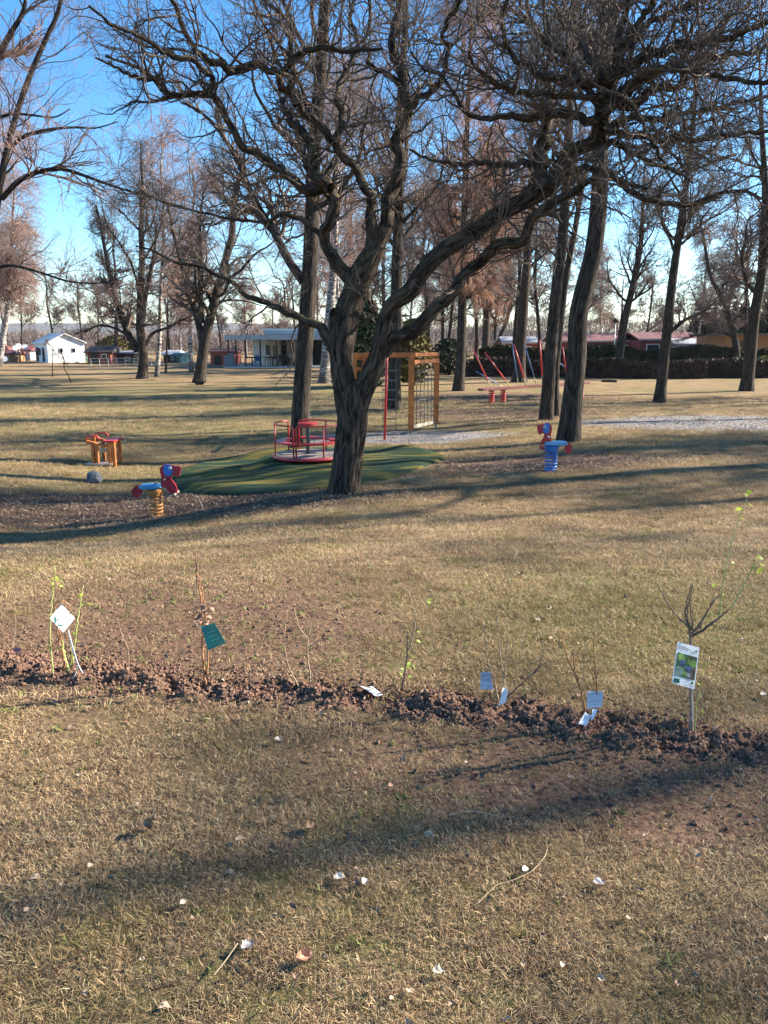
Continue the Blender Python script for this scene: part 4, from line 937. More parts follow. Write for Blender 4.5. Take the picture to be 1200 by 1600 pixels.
# ---------------------------------------------------------------- far trees: templates copied along the edges of the park
def tmpl(seed, Ht, style, r0, **k):
    return build_tree(seed, [(0, 0, 0, r0), (.1, 0, Ht*.2, r0*.85), (-.1, .1, Ht*.4, r0*.65)], Ht, style, **k)
TM = [tmpl(71, 13, 'spread', .22, rmin=.022, twigm='twig_far', scale_n=.7), tmpl(72, 16, 'tall', .22, rmin=.022, twigm='twig_far', scale_n=.8), tmpl(73, 15, 'birch', .17, rmin=.020, barkm='birch', twigm='twig_birch', scale_n=.8),
      tmpl(74, 17, 'larch', .2, rmin=.022, twigm='twig_larch', scale_n=.45), tmpl(75, 10, 'spread', .16, rmin=.022, twigm='twig_far', scale_n=.6)]
FT = [ # px, depth, template, scale
 (-60, 62, 2, 1), (22, 95, 2, .9), (48, 105, 0, .75), (95, 98, 4, 1.1), (140, 100, 0, .8), (165, 110, 1, .7), (205, 92, 4, .9), (272, 90, 4, .95), (290, 108, 2, .7), (350, 92, 4, .9), (390, 100, 2, .7), (428, 100, 4, .8), (465, 95, 0, .8),
 (500, 88, 2, 1), (545, 70, 1, 1), (575, 86, 3, .85), (600, 62, 0, .9), (640, 78, 2, 1.0), (665, 64, 1, .9), (690, 86, 3, 1.0), (700, 58, 4, 1.1), (740, 70, 0, 1), (770, 88, 3, .9), (800, 66, 1, 1), (835, 64, 4, 1.2), (860, 90, 1, .9), (900, 76, 0, .9), (930, 98, 2, .8), (958, 104, 4, 1), (1000, 90, 4, 1), (1040, 96, 0, .75), (1080, 88, 2, .85), (1120, 70, 1, .8), (1150, 62, 0, .9), (1195, 58, 4, 1.1), (1230, 54, 1, 1), (1270, 60, 0, 1)]
KN = ['spreading grey', 'tall slim grey', 'pale-stemmed', 'orange-twigged', 'low round']
cnt = {}
def where(px):
    for a, s_ in ((0, 'beyond the left edge'), (60, 'behind the far left huts'), (130, 'behind the white house'), (215, 'behind the dark sheds'), (300, 'behind the pair of broad trees'), (370, 'behind the red shed'), (545, 'behind the pavilion'), (640, 'behind the forked gnarled trunk'), (735, 'behind the rope net'), (850, 'behind the row of poles'), (960, 'behind the leaning trunk'), (1060, 'behind the long red roof'), (1130, 'by the dark conifers'), (1200, 'behind the ochre building'), (9999, 'beyond the right edge')):
        if px < a: return s_
far_src = {}
grp = {}
for px, Yd, k_, sc_ in FT: grp.setdefault((where(px), k_), []).append((px, Yd))
for q, (px, Yd, k_, sc_) in enumerate(FT):
    x = (px-600)/F*Yd*1.0; z = float(H(x, Yd))-.05
    same = sorted(grp[(where(px), k_)]); lab = KN[k_]+' bare tree far off '+where(px)
    if len(same) > 1: lab += ', the '+['left', 'right', 'rightmost'][same.index((px, Yd))]+' one of its kind there'
    if k_ not in far_src:
        e = plant_tree('far_tree', TM[k_], (x, Yd, z), lab, 'tree', 'bare trees along the far edge of the park'); far_src[k_] = e
    else:
        e = copy_tree(far_src[k_]); e.location = (x, Yd, z); e['label'] = lab
    e.rotation_euler = (0, 0, q*2.1); e.scale = (sc_,)*3

# ---------------------------------------------------------------- evergreens, hedges
def leafy(seed, n_, shape, size, elong=1.0, cup=.3):
    """many small leaf clumps spread through a volume; shape(rng,n)->points, normals"""
    rg = np.random.default_rng(seed); p, nn = shape(rg, n_)
    a = nrm(rg.normal(size=(n_, 3))+nn*.6); u = nrm(np.cross(a, rg.normal(size=(n_, 3)))); v = np.cross(a, u)
    s = size*rg.uniform(.5, 1.4, n_)[:, None]
    V = np.stack([p-u*s-v*s*.5*elong, p+u*s-v*s*.5*elong, p+u*s*.6+v*s*elong+a*s*cup, p-u*s*.6+v*s*elong+a*s*cup], 1).reshape(-1, 3)
    return V, np.arange(n_*4).reshape(-1, 4)
def leafgreen(name, lo, hi, hi2=None):
    m, n, b = newmat(name); ps = position(n)
    col = ramp(n, noise(n, ps, 2.2, 4, .7), [(.3, lo), (.55, hi), (.75, hi2 or hi)])
    n.links.new(col, b.inputs['Base Color']); b.inputs['Roughness'].default_value = .8; b.inputs['Specular IOR Level'].default_value = .2; return m
CONI = leafgreen('conifer_green', (.012, .02, .012), (.03, .045, .022)); THU = leafgreen('thuja_green', (.012, .02, .01), (.035, .05, .02)); THY = leafgreen('thuja_yellow', (.05, .045, .015), (.14, .12, .035))
HED = leafgreen('hedge_green', (.022, .024, .012), (.055, .055, .024), (.12, .10, .05)); HEB = leafgreen('hedge_brown', (.035, .023, .017), (.075, .05, .036), (.12, .085, .06)); SHR = leafgreen('shrub_green', (.08, .09, .025), (.2, .2, .06))
def cone_shape(h, rad, pw=1.0, round_=False):
    def f(rg, n_):
        t = 1-np.sqrt(rg.uniform(0, 1, n_)); t = t if not round_ else rg.uniform(0, 1, n_); a = rg.uniform(0, 2*PI, n_)
        prof = (1-t)**pw if not round_ else np.sqrt(np.clip(1-(2*t-.9)**2/1.25, 0, 1))
        r_ = rad*prof*(.55+.5*rg.uniform(0, 1, n_)**.5)*(1+.25*np.sin(a*5+t*30)+.15*np.sin(t*55))
        return np.stack([r_*np.cos(a), r_*np.sin(a), .15+t*h], -1), np.stack([np.cos(a), np.sin(a), 0*a+.3], -1)
    return f
def conifer_mesh(seed, h, rad, pw, n_, size, round_=False):
    V, Q = leafy(seed, n_, cone_shape(h, rad, pw, round_), size); return np_mesh('crown', V, Q, False)
def evergreen(name, px, Yd, me, label, mat, h=1, cat='conifer', sc=1, group=None):
    x = (px-600)/F*Yd; z = float(H(x, Yd)); e = empty(name, (x, Yd, z), px*.7, label=label, cat=cat, group=group); e.scale = (sc,)*3
    MB().tube([(0, 0, -.1), (0, 0, h*.8)], [.12, .03], 8).build('trunk', MAT['bark_dark'], e); obj('crown', me, mat, e); return e
CM = [conifer_mesh(s_, 6, 1.4, .8, 2600, .16) for s_ in (1, 2, 3)]
for q, (px, Yd, sc_) in enumerate(((1072, 95, .9), (1086, 92, .85), (1100, 96, 1.0), (1116, 94, 1.08), (1131, 92, 1.12), (1146, 95, 1.2), (1161, 92, 1.18), (1178, 94, 1.1), (1196, 93, 1.12), (1213, 92, 1.2))):
    evergreen('conifer', px, Yd, CM[q % 3], 'dark conifer in the row behind the ochre building, number %s from the left' % ['one', 'two', 'three', 'four', 'five', 'six', 'seven', 'eight', 'nine', 'ten'][q], CONI, 6, sc=sc_, group='row of dark conifers')
evergreen('thuja', 572, 40, conifer_mesh(8, 4.1, 1.0, .6, 5200, .075, True), 'dense dark green evergreen seen through the fork of the gnarled tree', THU, 3, 'evergreen')
evergreen('thuja', 645, 42, conifer_mesh(9, 3.3, .75, .6, 3600, .07, True), 'yellowish evergreen above the top beam of the climbing frame', THY, 3, 'evergreen')
evergreen('thuja', 592, 52, conifer_mesh(15, 3.6, 1.3, .6, 4200, .09, True), 'wide dark evergreen beside the dense one behind the gnarled tree', THU, 3, 'evergreen')
evergreen('shrub', 700, 55, conifer_mesh(10, 2.3, 1.1, .5, 2600, .08, True), 'green bush right of the climbing frame net, in front of the hedge end', THU, 2, 'bush')
evergreen('shrub', 1143, 53, conifer_mesh(11, 1.1, .7, .5, 1200, .06, True), 'yellow green bush left of the thick tree at the right edge', SHR, 1, 'bush')
evergreen('shrub', 1182, 52, conifer_mesh(12, 1.2, .55, .5, 1200, .06, True), 'yellow green bush right of the thick tree at the right edge', SHR, 1, 'bush')
evergreen('conifer', 572/1.0-362, 100, conifer_mesh(13, 3.4, 1.3, .7, 1500, .12), 'small dark conifer behind the dark sheds on the left', CONI, 3)
evergreen('shrub', 186, 92, conifer_mesh(14, 2.6, 1.6, .5, 1500, .12, True), 'ochre bush above the roofs of the dark sheds', THY, 2, 'bush')
def hedge(x0, x1, y0, y1, h, mat, label, n_):
    z0 = float(H((x0+x1)/2, (y0+y1)/2)); L = math.hypot(x1-x0, y1-y0); e = empty('hedge', (x0, y0, z0), math.atan2(y1-y0, x1-x0), label=label, cat='hedge'); dp = 1.1
    def f(rg, n_):
        s_ = rg.uniform(0, L, n_); k = rg.uniform(0, 1, n_); top = k < .3; t = rg.uniform(0, 1, n_)
        hh = h*(1+.09*np.sin(s_*.9)+.08*(fbm(np.stack([s_*1.3, s_*0, s_*0], -1), 3)-.5)*2)
        zz = np.where(top, hh, t*hh)+rg.normal(0, .05, n_); dd = np.where(top, rg.uniform(-dp/2, dp/2, n_), -dp/2+rg.normal(0, .07, n_)); bk_ = (~top) & (rg.uniform(0, 1, n_) < .25); dd = np.where(bk_, -dd, dd)
        return np.stack([s_, dd, zz], -1), np.stack([s_*0, np.where(top, 0, -1.), np.where(top, 1., 0)], -1)
    V, Q = leafy(int(L*10), n_, f, .075); obj('foliage', np_mesh('foliage', V, Q, False), mat, e)
    nx = int(L/.5); vs = []
    for q in range(nx+1):
        x = L*q/nx; hh = h*(1+.09*math.sin(x*.9))-.1
        for (yy, zz) in ((-dp/2+.12, -.1), (-dp/2+.1, hh*.6), (-dp/2+.14, hh), (dp/2-.14, hh), (dp/2-.1, -.1)): vs.append((x, yy+random.uniform(-.05, .05), zz+random.uniform(-.04, .04)))
    fs = [(5*q+k, 5*q+k+1, 5*q+6+k, 5*q+5+k) for q in range(nx) for k in range(4)]
    MB().add(vs, fs).build('twigs', simple('hedge_core_'+mat.name, (.04, .035, .025), .95, var=.3, scale=3), e)
hedge(5.5, 20.5, 52.5, 50.0, 1.05, HEB, 'low clipped brown hedge in front of the taller hedge on the right', 26000)
hedge(20.8, 25.5, 51.0, 50.3, 1.0, HEB, 'short brown hedge piece left of the yellow green bushes', 8000)
hedge(7.0, 40.0, 57.5, 54.5, 1.75, HED, 'tall dark green hedge in front of the red-roofed houses', 60000)
hedge(30, 42, 51, 50.0, 1.35, HED, 'hedge at the far right edge beside the thick tree', 14000)

# ---------------------------------------------------------------- buildings
WWALL = simple('white_plaster', (.80, .79, .76), .9, var=.03, scale=2, bmp=.1); GWALL = simple('grey_plaster', (.38, .37, .37), .9, var=.08); ROOFR = simple('red_roof', (.17, .05, .045), .8, var=.2, scale=3)
ROOFG = simple('grey_roof', (.35, .36, .38), .7, var=.1); GLASS = simple('dark_glass', (.02, .025, .03), .15, var=.1); BRICK = simple('red_brown_wall', (.26, .08, .055), .85, var=.2); DARK = simple('dark_timber', (.05, .035, .03), .8, var=.2)
OCH = simple('ochre_wall', (.36, .19, .085), .85, var=.08); TEAL = simple('teal_paint', (.03, .20, .22), .5); FASC = simple('pale_blue_fascia', (.33, .42, .48), .5, var=.08); CREAM = simple('cream_wall', (.62, .55, .45), .85, var=.06)
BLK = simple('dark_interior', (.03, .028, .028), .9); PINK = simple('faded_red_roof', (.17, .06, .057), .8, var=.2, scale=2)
def house():
    c = gp(76, 567); ph = R_(40); e = empty('white_house', c, ph, label='small white house with a low gable roof and two windows on the far left lawn', cat='house')
    Yd = c[1]; s = Yd/F; L = 4.3*Yd/92; D = 4.6*Yd/88; he = 30*s; hp = 43*s     # x along the gable wall, y along the side
    e.rotation_euler = (0, 0, ph)
    m_ = MB(); m_.add([(0, 0, -.3), (L, 0, -.3), (L, 0, he), (L*.47, 0, hp), (0, 0, he*.97), (0, D, -.3), (L, D, -.3), (L, D, he), (L*.47, D, hp), (0, D, he*.97)],
          [(0, 1, 2, 3, 4), (5, 9, 8, 7, 6), (0, 4, 9, 5), (1, 6, 7, 2)]).build('wall', WWALL, e)
    r = MB(); o_ = .25
    for (xa, za, xb_, zb_) in ((-o_, he*.97-.06, L*.47, hp+.02), (L+o_, he-.08, L*.47, hp+.02)):
        r.add([(xa, -o_, za), (xb_, -o_, zb_), (xb_, D+o_, zb_), (xa, D+o_, za), (xa, -o_, za+.1), (xb_, -o_, zb_+.1), (xb_, D+o_, zb_+.1), (xa, D+o_, za+.1)], [(0, 1, 2, 3), (4, 5, 6, 7), (0, 1, 5, 4), (2, 3, 7, 6), (0, 3, 7, 4), (1, 2, 6, 5)])
    r.build('roof', simple('white_sheet_roof', (.6, .6, .6), .6), e)
    for u in (.36, .70):
        wn = MB().box((L*u, -.03, he*.62), (.11*L, .05, .25*he)).build('window', WHITE, e); MB().box((L*u, -.065, he*.62), (.085*L, .02, .20*he)).build('pane', GLASS, wn)
    for v in (.32, .62, .82): MB().box((-.04, D*v, he*(.40 if v != .62 else .55)), (.05, .16*D, he*(.72 if v != .62 else .35))).build('door' if v != .62 else 'window', GLASS if v != .62 else DARK, e)
house()
def hut(name, px0, px1, pyt, pyb, Yd, wall, roof, label, ridge=.25, door=True, D=3.5, cat='hut', over=.3):
    x0 = (px0-600)/F*Yd; x1 = (px1-600)/F*Yd; zb = P(px0, pyb, Yd)[2]; zt = P(px0, pyt, Yd)[2]; Lx = x1-x0; hh = zt-zb; hr = hh*ridge
    e = empty(name, (x0, Yd, zb), 0, label=label, cat=cat)
    MB().box((Lx/2, D/2, hh*(1-ridge)/2-.15), (Lx, D, hh*(1-ridge)+.3)).build('wall', wall, e)
    r = MB(); z0 = hh*(1-ridge)
    r.add([(-over, -over, z0), (Lx+over, -over, z0), (Lx+over, D+over, z0), (-over, D+over, z0), (-over, -over, z0+.12), (Lx+over, -over, z0+.12), (Lx+over, D+over, z0+.12), (-over, D+over, z0+.12), (-over+.1, D/2, z0+.12+hr), (Lx+over-.1, D/2, z0+.12+hr)],
          [(0, 1, 2, 3), (0, 1, 5, 4), (2, 3, 7, 6), (0, 3, 7, 4), (1, 2, 6, 5), (4, 5, 9, 8), (7, 6, 9, 8), (4, 7, 8), (5, 6, 9)]).build('roof', roof, e)
    if door:
        MB().box((Lx*.3, -.03, hh*.33), (min(1.0, Lx*.3), .06, hh*.62)).build('door', DARK, e)
        wn = MB().box((Lx*.72, -.03, hh*.45), (min(1.0, Lx*.25), .06, hh*.28)).build('window', WHITE, e); MB().box((Lx*.72, -.07, hh*.45), (min(.8, Lx*.2), .03, hh*.2)).build('pane', GLASS, wn)
    return e
hut('garden_hut', -40, 8, 541, 568, 88, GWALL, ROOFR, 'grey hut with a red roof at the left edge of the photo')
hut('garden_hut', 9, 27, 549, 568, 84, OCH, PINK, 'small ochre hut with a pink roof between the left edge and the white house')
hut('garden_hut', 31, 58, 542, 566, 92, GWALL, ROOFR, 'hut with a bright red roof partly hidden by the white house')
hut('garden_hut', 129, 143, 548, 568, 86, simple('green_timber', (.05, .13, .08), .7), ROOFR, 'narrow green hut right beside the white house')
hut('car_shed', 146, 181, 542, 569, 80, BRICK, DARK, 'dark red shed with a low black roof behind the white rail fence', .35, cat='shed')
hut('car_shed', 183, 216, 550, 569, 82, DARK, ROOFG, 'long dark shed with a grey flat roof right of the dark red shed', .12, cat='shed')
hut('garden_hut', 262, 281, 549, 569, 84, DARK, ROOFG, 'dark hut between the two broad trees, left of the teal one', .3)
hut('garden_hut', 281, 290, 553, 568, 82, TEAL, TEAL, 'small teal hut between the two broad trees', .1)
hut('red_shed', 334, 371, 547, 571, 74, simple('red_timber', (.40, .10, .065), .7, var=.12), simple('dark_red_roof', (.2, .07, .05), .8), 'bright red garden shed just left of the pavilion', .15, cat='shed')
def fence():
    Yd = 66; x0 = (150-600)/F*Yd; x1 = (243-600)/F*Yd; z = P(200, 569, Yd)[2]; e = empty('rail_fence', (x0, Yd, z), 0, label='low white rail fence in front of the dark sheds on the left', cat='fence'); L = x1-x0; wm = simple('weathered_white', (.45, .41, .36), .8)
    for q in range(8): MB().box((L*q/7, 0, .14), (.06, .06, .62)).build('post', wm, e)
    MB().box((L/2, 0, .47), (L+.1, .05, .055)).build('rail', wm, e)
    MB().box((L/2, 0, .22), (L+.1, .04, .045)).build('rail', wm, e)
fence()
def dish(px, py, Yd, label):
    c = P(px, py, Yd); zg = float(H(c[0], Yd)); e = empty('satellite_dish', (c[0], Yd, zg), 0, label=label, cat='satellite dish', group='satellite dishes')
    MB().tube([(0, .1, 0), (0, .1, c[2]-zg)], .035, 8).build('mast', STEEL, e)
    t = MB(); t.lathe((0, 0, 0), [(.28, .07), (.20, .025), (.10, .005), (.02, -.01), (.02, -.03), (.10, -.02), (.21, .0), (.29, .05)], 20); o_ = t.build('reflector', WHITE, e); o_.location = (0, 0, c[2]-zg); o_.rotation_euler = (R_(70), 0, .5)
dish(24, 544, 83, 'left one of the white satellite dishes beside the red-roofed huts'); dish(29, 541, 82.5, 'middle, highest one of the white satellite dishes beside the red-roofed huts'); dish(39, 542, 83.5, 'right one of the white satellite dishes, nearest the white house')
dish(7, 561, 78, 'low white satellite dish at the far left edge'); 
# pavilion
def pavilion():
    Yd = 70; s = Yd/F; X_ = lambda px: (px-600)*s; zb = P(450, 572, Yd)[2]; Zp = lambda py: P(450, py, Yd)[2]-zb
    x0 = X_(363); e = empty('pavilion', (x0, Yd, zb), 0, label='flat-roofed white pavilion with a dark covered terrace behind the tall straight trunk', cat='building')
    x = lambda px: X_(px)-x0
    MB().box(((x(366)+x(560))/2, -.6, .0), (x(560)-x(366), 6, .10)).build('terrace', simple('pale_paving', (.55, .52, .48), .9), e)
    MB().box(((x(366)+x(560))/2, .5, Zp(527)), (x(560)-x(366), 6.4, Zp(523)-Zp(530))).build('canopy', FASC, e)
    ub = MB().box(((x(418)+x(556))/2, 2.5, (Zp(523)+Zp(516))/2+.02), (x(556)-x(418), 4.5, Zp(516)-Zp(523))).build('upper_roof', FASC, e)
    MB().box(((x(417)+x(557))/2, 2.5, Zp(515)+.02), (x(557)-x(417)+.3, 4.8, .12)).build('roof_edge', simple('pale_edge', (.6, .68, .72), .5), e)
    MB().box((x(495), 2, Zp(512)+.2), (1.2, 1, .8)).build('chimney', GWALL, e)
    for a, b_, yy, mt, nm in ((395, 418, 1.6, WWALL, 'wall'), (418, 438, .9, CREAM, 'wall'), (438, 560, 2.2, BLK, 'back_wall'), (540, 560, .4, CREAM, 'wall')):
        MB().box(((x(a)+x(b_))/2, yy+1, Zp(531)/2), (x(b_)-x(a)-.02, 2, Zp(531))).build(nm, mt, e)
    for px in (423, 434):
        MB().box((x(px), -.13, Zp(550)), (.42, .05, 1.25)).build('door', GLASS, e)
    for px, w_ in ((451, 9), (463, 9), (474, 7)):
        wn = MB().box((x(px), 2.13, Zp(545)), (w_*s*.95, .08, 1.4)).build('window', WWALL, e); MB().box((x(px), 2.07, Zp(545)), (w_*s*.78, .04, 1.2)).build('pane', simple('pale_glass', (.28, .26, .22), .2), wn)  # panes have a paler base colour than the dark glass
    for px in (370, 381, 395, 417, 441, 493, 555): MB().box((x(px), -2.3, Zp(530)/2), (.11, .11, Zp(530))).build('pillar', DARK if px != 493 else WWALL, e)
    t = MB()
    for q in range(9): t.beam((x(400)+q*.22, .55, Zp(546)+.12*(q % 2)), (x(400)+q*.22+.15, .55, Zp(546)-.06), .03)
    # low terrace railing
    r = MB(); r.box((x(403), -2.35, .85), (x(437)-x(368), .04, .05)); [r.box((x(370)+q*.45, -2.35, .42), (.03, .03, .85)) for q in range(9)]; r.build('railing', DARK, e)
    def chair(px, yy, mt, lab, rz):
        c = empty('terrace_chair', (X_(px), Yd+yy, zb+.05), rz, label=lab, cat='chair', group='chairs on the terrace')
        MB().box((0, 0, .45), (.45, .45, .05)).build('seat', mt, c); MB().box((0, .21, .7), (.45, .05, .5)).build('backrest', mt, c)
        for sx in (-.2, .2):
            for sy in (-.2, .2): MB().box((sx, sy, .21), (.05, .05, .43)).build('leg', mt, c)
    for px, yy, mt, lab, rz in ((425, -1.6, CREAM, 'pale chair in front of the white doors', .3), (446, -1.9, DARK, 'dark chair right of the white doors', 0), (455, -1.2, DARK, 'dark chair under the canopy left of the tall straight trunk', 1), (409, -1.7, BLUE, 'blue chair in front of the white wall', -.4)): chair(px, yy, mt, lab+' on the terrace', rz)
    for px, lab in ((403, 'dark table at the left part of the terrace'), (434, 'dark table at the middle of the terrace'), (468, 'pale table near the tall straight trunk on the terrace')):
        tb = empty('terrace_table', (X_(px), Yd-1.9, zb+.05), 0, label=lab, cat='table', group='tables on the terrace'); mt = CREAM if px == 468 else DARK
        MB().box((0, 0, .74), (1.0, .8, .05)).build('table_top', mt, tb); MB().box((0, 0, .36), (.1, .1, .72)).build('leg', mt, tb)
    for px, lab, h_ in ((376, 'taller blue grey bin at the left end of the pavilion terrace', 1.25), (371.5, 'lower blue grey bin at the left end of the pavilion terrace', 1.0)):
        bn = empty('bin', (X_(px), Yd-3.2, zb), 0, label=lab, cat='bin', group='bins by the terrace'); bl = simple('bin_blue', (.10, .17, .23), .5)
        b0 = MB(); hw = .27; b0.add([(-hw*.8, -hw*.8, .05), (hw*.8, -hw*.8, .05), (hw*.8, hw*.8, .05), (-hw*.8, hw*.8, .05), (-hw, -hw, h_*.85), (hw, -hw, h_*.85), (hw, hw, h_*.85), (-hw, hw, h_*.85)], [(0, 1, 2, 3), (4, 5, 6, 7), (0, 1, 5, 4), (1, 2, 6, 5), (2, 3, 7, 6), (3, 0, 4, 7)]).build('body', bl, bn)
        MB().box((0, 0, h_*.89), (.6, .62, .06), rx=.06, bev=.01).build('lid', bl, bn)
pavilion()
# right: long red roofed houses, ochre building
def longhouse(px0, px1, pyr, pye, pyb, Yd, wall, roof, label, D=6, wins=3):
    x0 = (px0-600)/F*Yd; x1 = (px1-600)/F*Yd; zb = float(H(x0, Yd)); zr = P(px0, pyr, Yd+D/2)[2]-zb; ze = P(px0, pye, Yd)[2]-zb; L = x1-x0
    e = empty('long_house', (x0, Yd, zb), 0, label=label, cat='house')
    MB().box((L/2, D/2, ze/2-.1), (L, D, ze+.1)).build('wall', wall, e)
    r = MB(); r.add([(-.4, -.5, ze-.05), (L+.4, -.5, ze-.05), (L+.2, D/2, zr), (-.2, D/2, zr), (-.4, D+.5, ze-.05), (L+.4, D+.5, ze-.05), (-.4, -.5, ze+.1), (L+.4, -.5, ze+.1), (L+.2, D/2, zr+.13), (-.2, D/2, zr+.13), (-.4, D+.5, ze+.1), (L+.4, D+.5, ze+.1)],
        [(6, 7, 8, 9), (9, 8, 11, 10), (0, 1, 7, 6), (4, 5, 11, 10), (0, 3, 9, 6), (3, 4, 10, 9), (1, 2, 8, 7), (2, 5, 11, 8), (0, 1, 2, 3), (3, 2, 5, 4)]).build('roof', roof, e)
    MB().box((L/2, -.56, ze+.04), (L+.8, .1, .16)).build('gutter', simple('pale_fascia', (.55, .45, .42), .6), e)
    for q in range(wins):
        wn = MB().box((L*(q+.6)/wins, -.04, ze*.68), (1.3, .08, .75)).build('window', WHITE, e); MB().box((L*(q+.6)/wins, -.09, ze*.68), (1.1, .03, .58)).build('pane', GLASS, wn)
    return e
longhouse(868, 990, 523, 534, 560, 80, BRICK, PINK, 'long house with a faded red roof seen above the hedge, left one', 7, 3)
longhouse(992, 1085, 521, 531, 560, 76, simple('maroon_wall', (.2, .05, .06), .8), PINK, 'red-roofed house above the hedge in the middle of the right side', 7, 3)
longhouse(1050, 1118, 531, 540, 560, 72, GWALL, ROOFG, 'low house with a grey sheet roof left of the ochre building', 6, 2)
longhouse(785, 835, 528, 536, 560, 74, BRICK, ROOFG, 'small house with a grey roof behind the row of poles', 5, 1)
def ochre():
    Yd = 66; s = Yd/F; x0 = (1120-600)*s; zb = float(H(x0, Yd)); e = empty('ochre_building', (x0, Yd, zb), 0, label='ochre building with a flat brown roof behind the hedge at the right edge', cat='building')
    zt = P(1120, 522, Yd)[2]-zb; L = 8
    MB().box((L/2, 3, zt/2-.1), (L, 6, zt)).build('wall', OCH, e); MB().box((L/2-.1, 2.8, zt-.05), (L+1, 7.2, .22)).build('roof', simple('brown_roof', (.18, .11, .08), .8), e)
    for q in (.16, .55): wn = MB().box((L*q, -.04, zt*.72), (1.2, .06, .5)).build('window', DARK, e); MB().box((L*q, -.08, zt*.72), (1.0, .02, .38)).build('pane', GLASS, wn)
ochre()
def lamp():
    Yd = 62; c = P(962, 501, Yd); zg = float(H(c[0], Yd)); e = empty('street_lamp', (c[0], Yd, zg), 0, label='thin street lamp with a round dark head standing behind the hedge', cat='street lamp'); h_ = c[2]-zg
    MB().tube([(0, 0, 0), (0, 0, h_-.15)], [.06, .035], 8).build('pole', STEEL, e); MB().lathe((0, 0, h_-.2), [(.05, 0), (.16, .08), (.24, .2), (.25, .24), (.12, .36), (.03, .4)], 16).build('lamp_head', DARK, e)
lamp()
# far-off wood and gardens beyond the last huts: one unbroken brushy mass
def farwood(name, label, pxa, pxb, Yd, hfun, mat, n_, size, seed):
    rg = np.random.default_rng(seed); px = rg.uniform(pxa, pxb, n_); y = Yd+rg.uniform(-6, 14, n_); x = (px-600)/F*y; h_ = hfun(px)*(.45+.9*fbm(np.stack([x*.16, y*.1, x*0], -1), 3)); t = rg.uniform(0, 1, n_)**.8
    p_ = np.stack([x, y, H(x, y)+t*h_], -1); d = nrm(rg.normal(size=(n_, 3))*.45+np.array([0, 0, 1])); u = nrm(np.cross(d, rg.normal(size=(n_, 3)))); s_ = size*rg.uniform(.5, 1.4, n_)[:, None]
    V = np.stack([p_-u*s_*.045, p_+u*s_*.045, p_+d*s_+u*s_*.012, p_+d*s_-u*s_*.012], 1).reshape(-1, 3)
    o = obj(name, np_mesh(name, V, np.arange(n_*4).reshape(-1, 4), False), mat); tag(o, label, 'wood', kind='stuff')
farwood('far_wood', 'brushy bare wood beyond the huts on the left', -160, 560, 128, lambda p: 3.2+2.0*ss(330, 480, p), MAT['twig_far'], 42000, .75, 3)
farwood('far_wood', 'brushy bare wood beyond the hedge on the right', 540, 1420, 120, lambda p: 5.2+0*p, MAT['twig_far'], 50000, .75, 4)
# distant wooded hill
def hill():
    nx, ny = 160, 24; xs = np.linspace(-1500, 1500, nx); ys = np.linspace(1100, 2300, ny); Xh, Yh = np.meshgrid(xs, ys, indexing='ij')
    rid = (26+14*np.exp(-((xs+430)/300)**2)+10*np.exp(-((xs+820)/180)**2)-8*ss(0, 700, xs))[:, None]
    Zh = -3+rid*np.sin(np.clip((Yh-1100)/700, 0, 1)*PI/2)+6*n2(Xh, Yh, .004, 3)*ss(1100, 1500, Yh)
    i = np.arange(nx-1)[:, None]*ny; j = np.arange(ny-1)[None]; Q = np.stack([i+j, i+ny+j, i+ny+j+1, i+j+1], -1).reshape(-1, 4)
    m, n, b = newmat('wooded_hill'); c = ramp(n, noise(n, position(n), .02, 5, .7), [(.35, (.05, .05, .045)), (.65, (.12, .10, .085))]); n.links.new(c, b.inputs['Base Color']); b.inputs['Roughness'].default_value = 1
    tag(obj('hills', np_mesh('hills', np.stack([Xh, Yh, Zh], -1).reshape(-1, 3), Q), m), kind='structure')
hill()

# ---------------------------------------------------------------- air
m = bpy.data.materials.new('haze_air'); m.use_nodes = True; n = m.node_tree; n.nodes.clear(); pv = n.nodes.new('ShaderNodeVolumePrincipled'); mo = n.nodes.new('ShaderNodeOutputMaterial')
pv.inputs['Color'].default_value = (.80, .88, 1, 1); pv.inputs['Density'].default_value = .00009; pv.inputs['Anisotropy'].default_value = .2; n.links.new(pv.outputs[0], mo.inputs['Volume'])
tag(MB().box((0, 500, 22), (4200, 4200, 56)).build('haze', m), kind='stuff')
# ---------------------------------------------------------------- newly planted saplings along the dug row
BST = simple('bare_stem', (.16, .10, .07), .7, var=.2, scale=30); TST = simple('tan_stem', (.36, .25, .15), .7, var=.2, scale=30); OST = simple('orange_brown_stem', (.38, .17, .07), .6, var=.2, scale=30); GST = simple('green_yellow_stem', (.42, .44, .14), .6, var=.2, scale=30)
def thinleaf(name, c):
    m, n, b = newmat(name); f_ = noise(n, N(n, 'ShaderNodeTexCoord').outputs['Object'], 40, 3); col = ramp(n, f_, [(.35, tuple(q*.8 for q in c)), (.65, c)]); n.links.new(col, b.inputs['Base Color']); b.inputs['Roughness'].default_value = .5
    tr = N(n, 'ShaderNodeBsdfTranslucent'); n.links.new(col, tr.inputs[0]); mx = N(n, 'ShaderNodeMixShader'); mx.inputs[0].default_value = .5
    n.links.new(b.outputs[0], mx.inputs[1]); n.links.new(tr.outputs[0], mx.inputs[2]); n.links.new(mx.outputs[0], n.nodes['Material Output'].inputs[0]); return m
GLF = thinleaf('young_leaf', (.55, .62, .10)); BLF = simple('dried_leaf', (.30, .17, .11), .7, var=.3, scale=30); GLF2 = thinleaf('fresh_leaf', (.38, .55, .09))
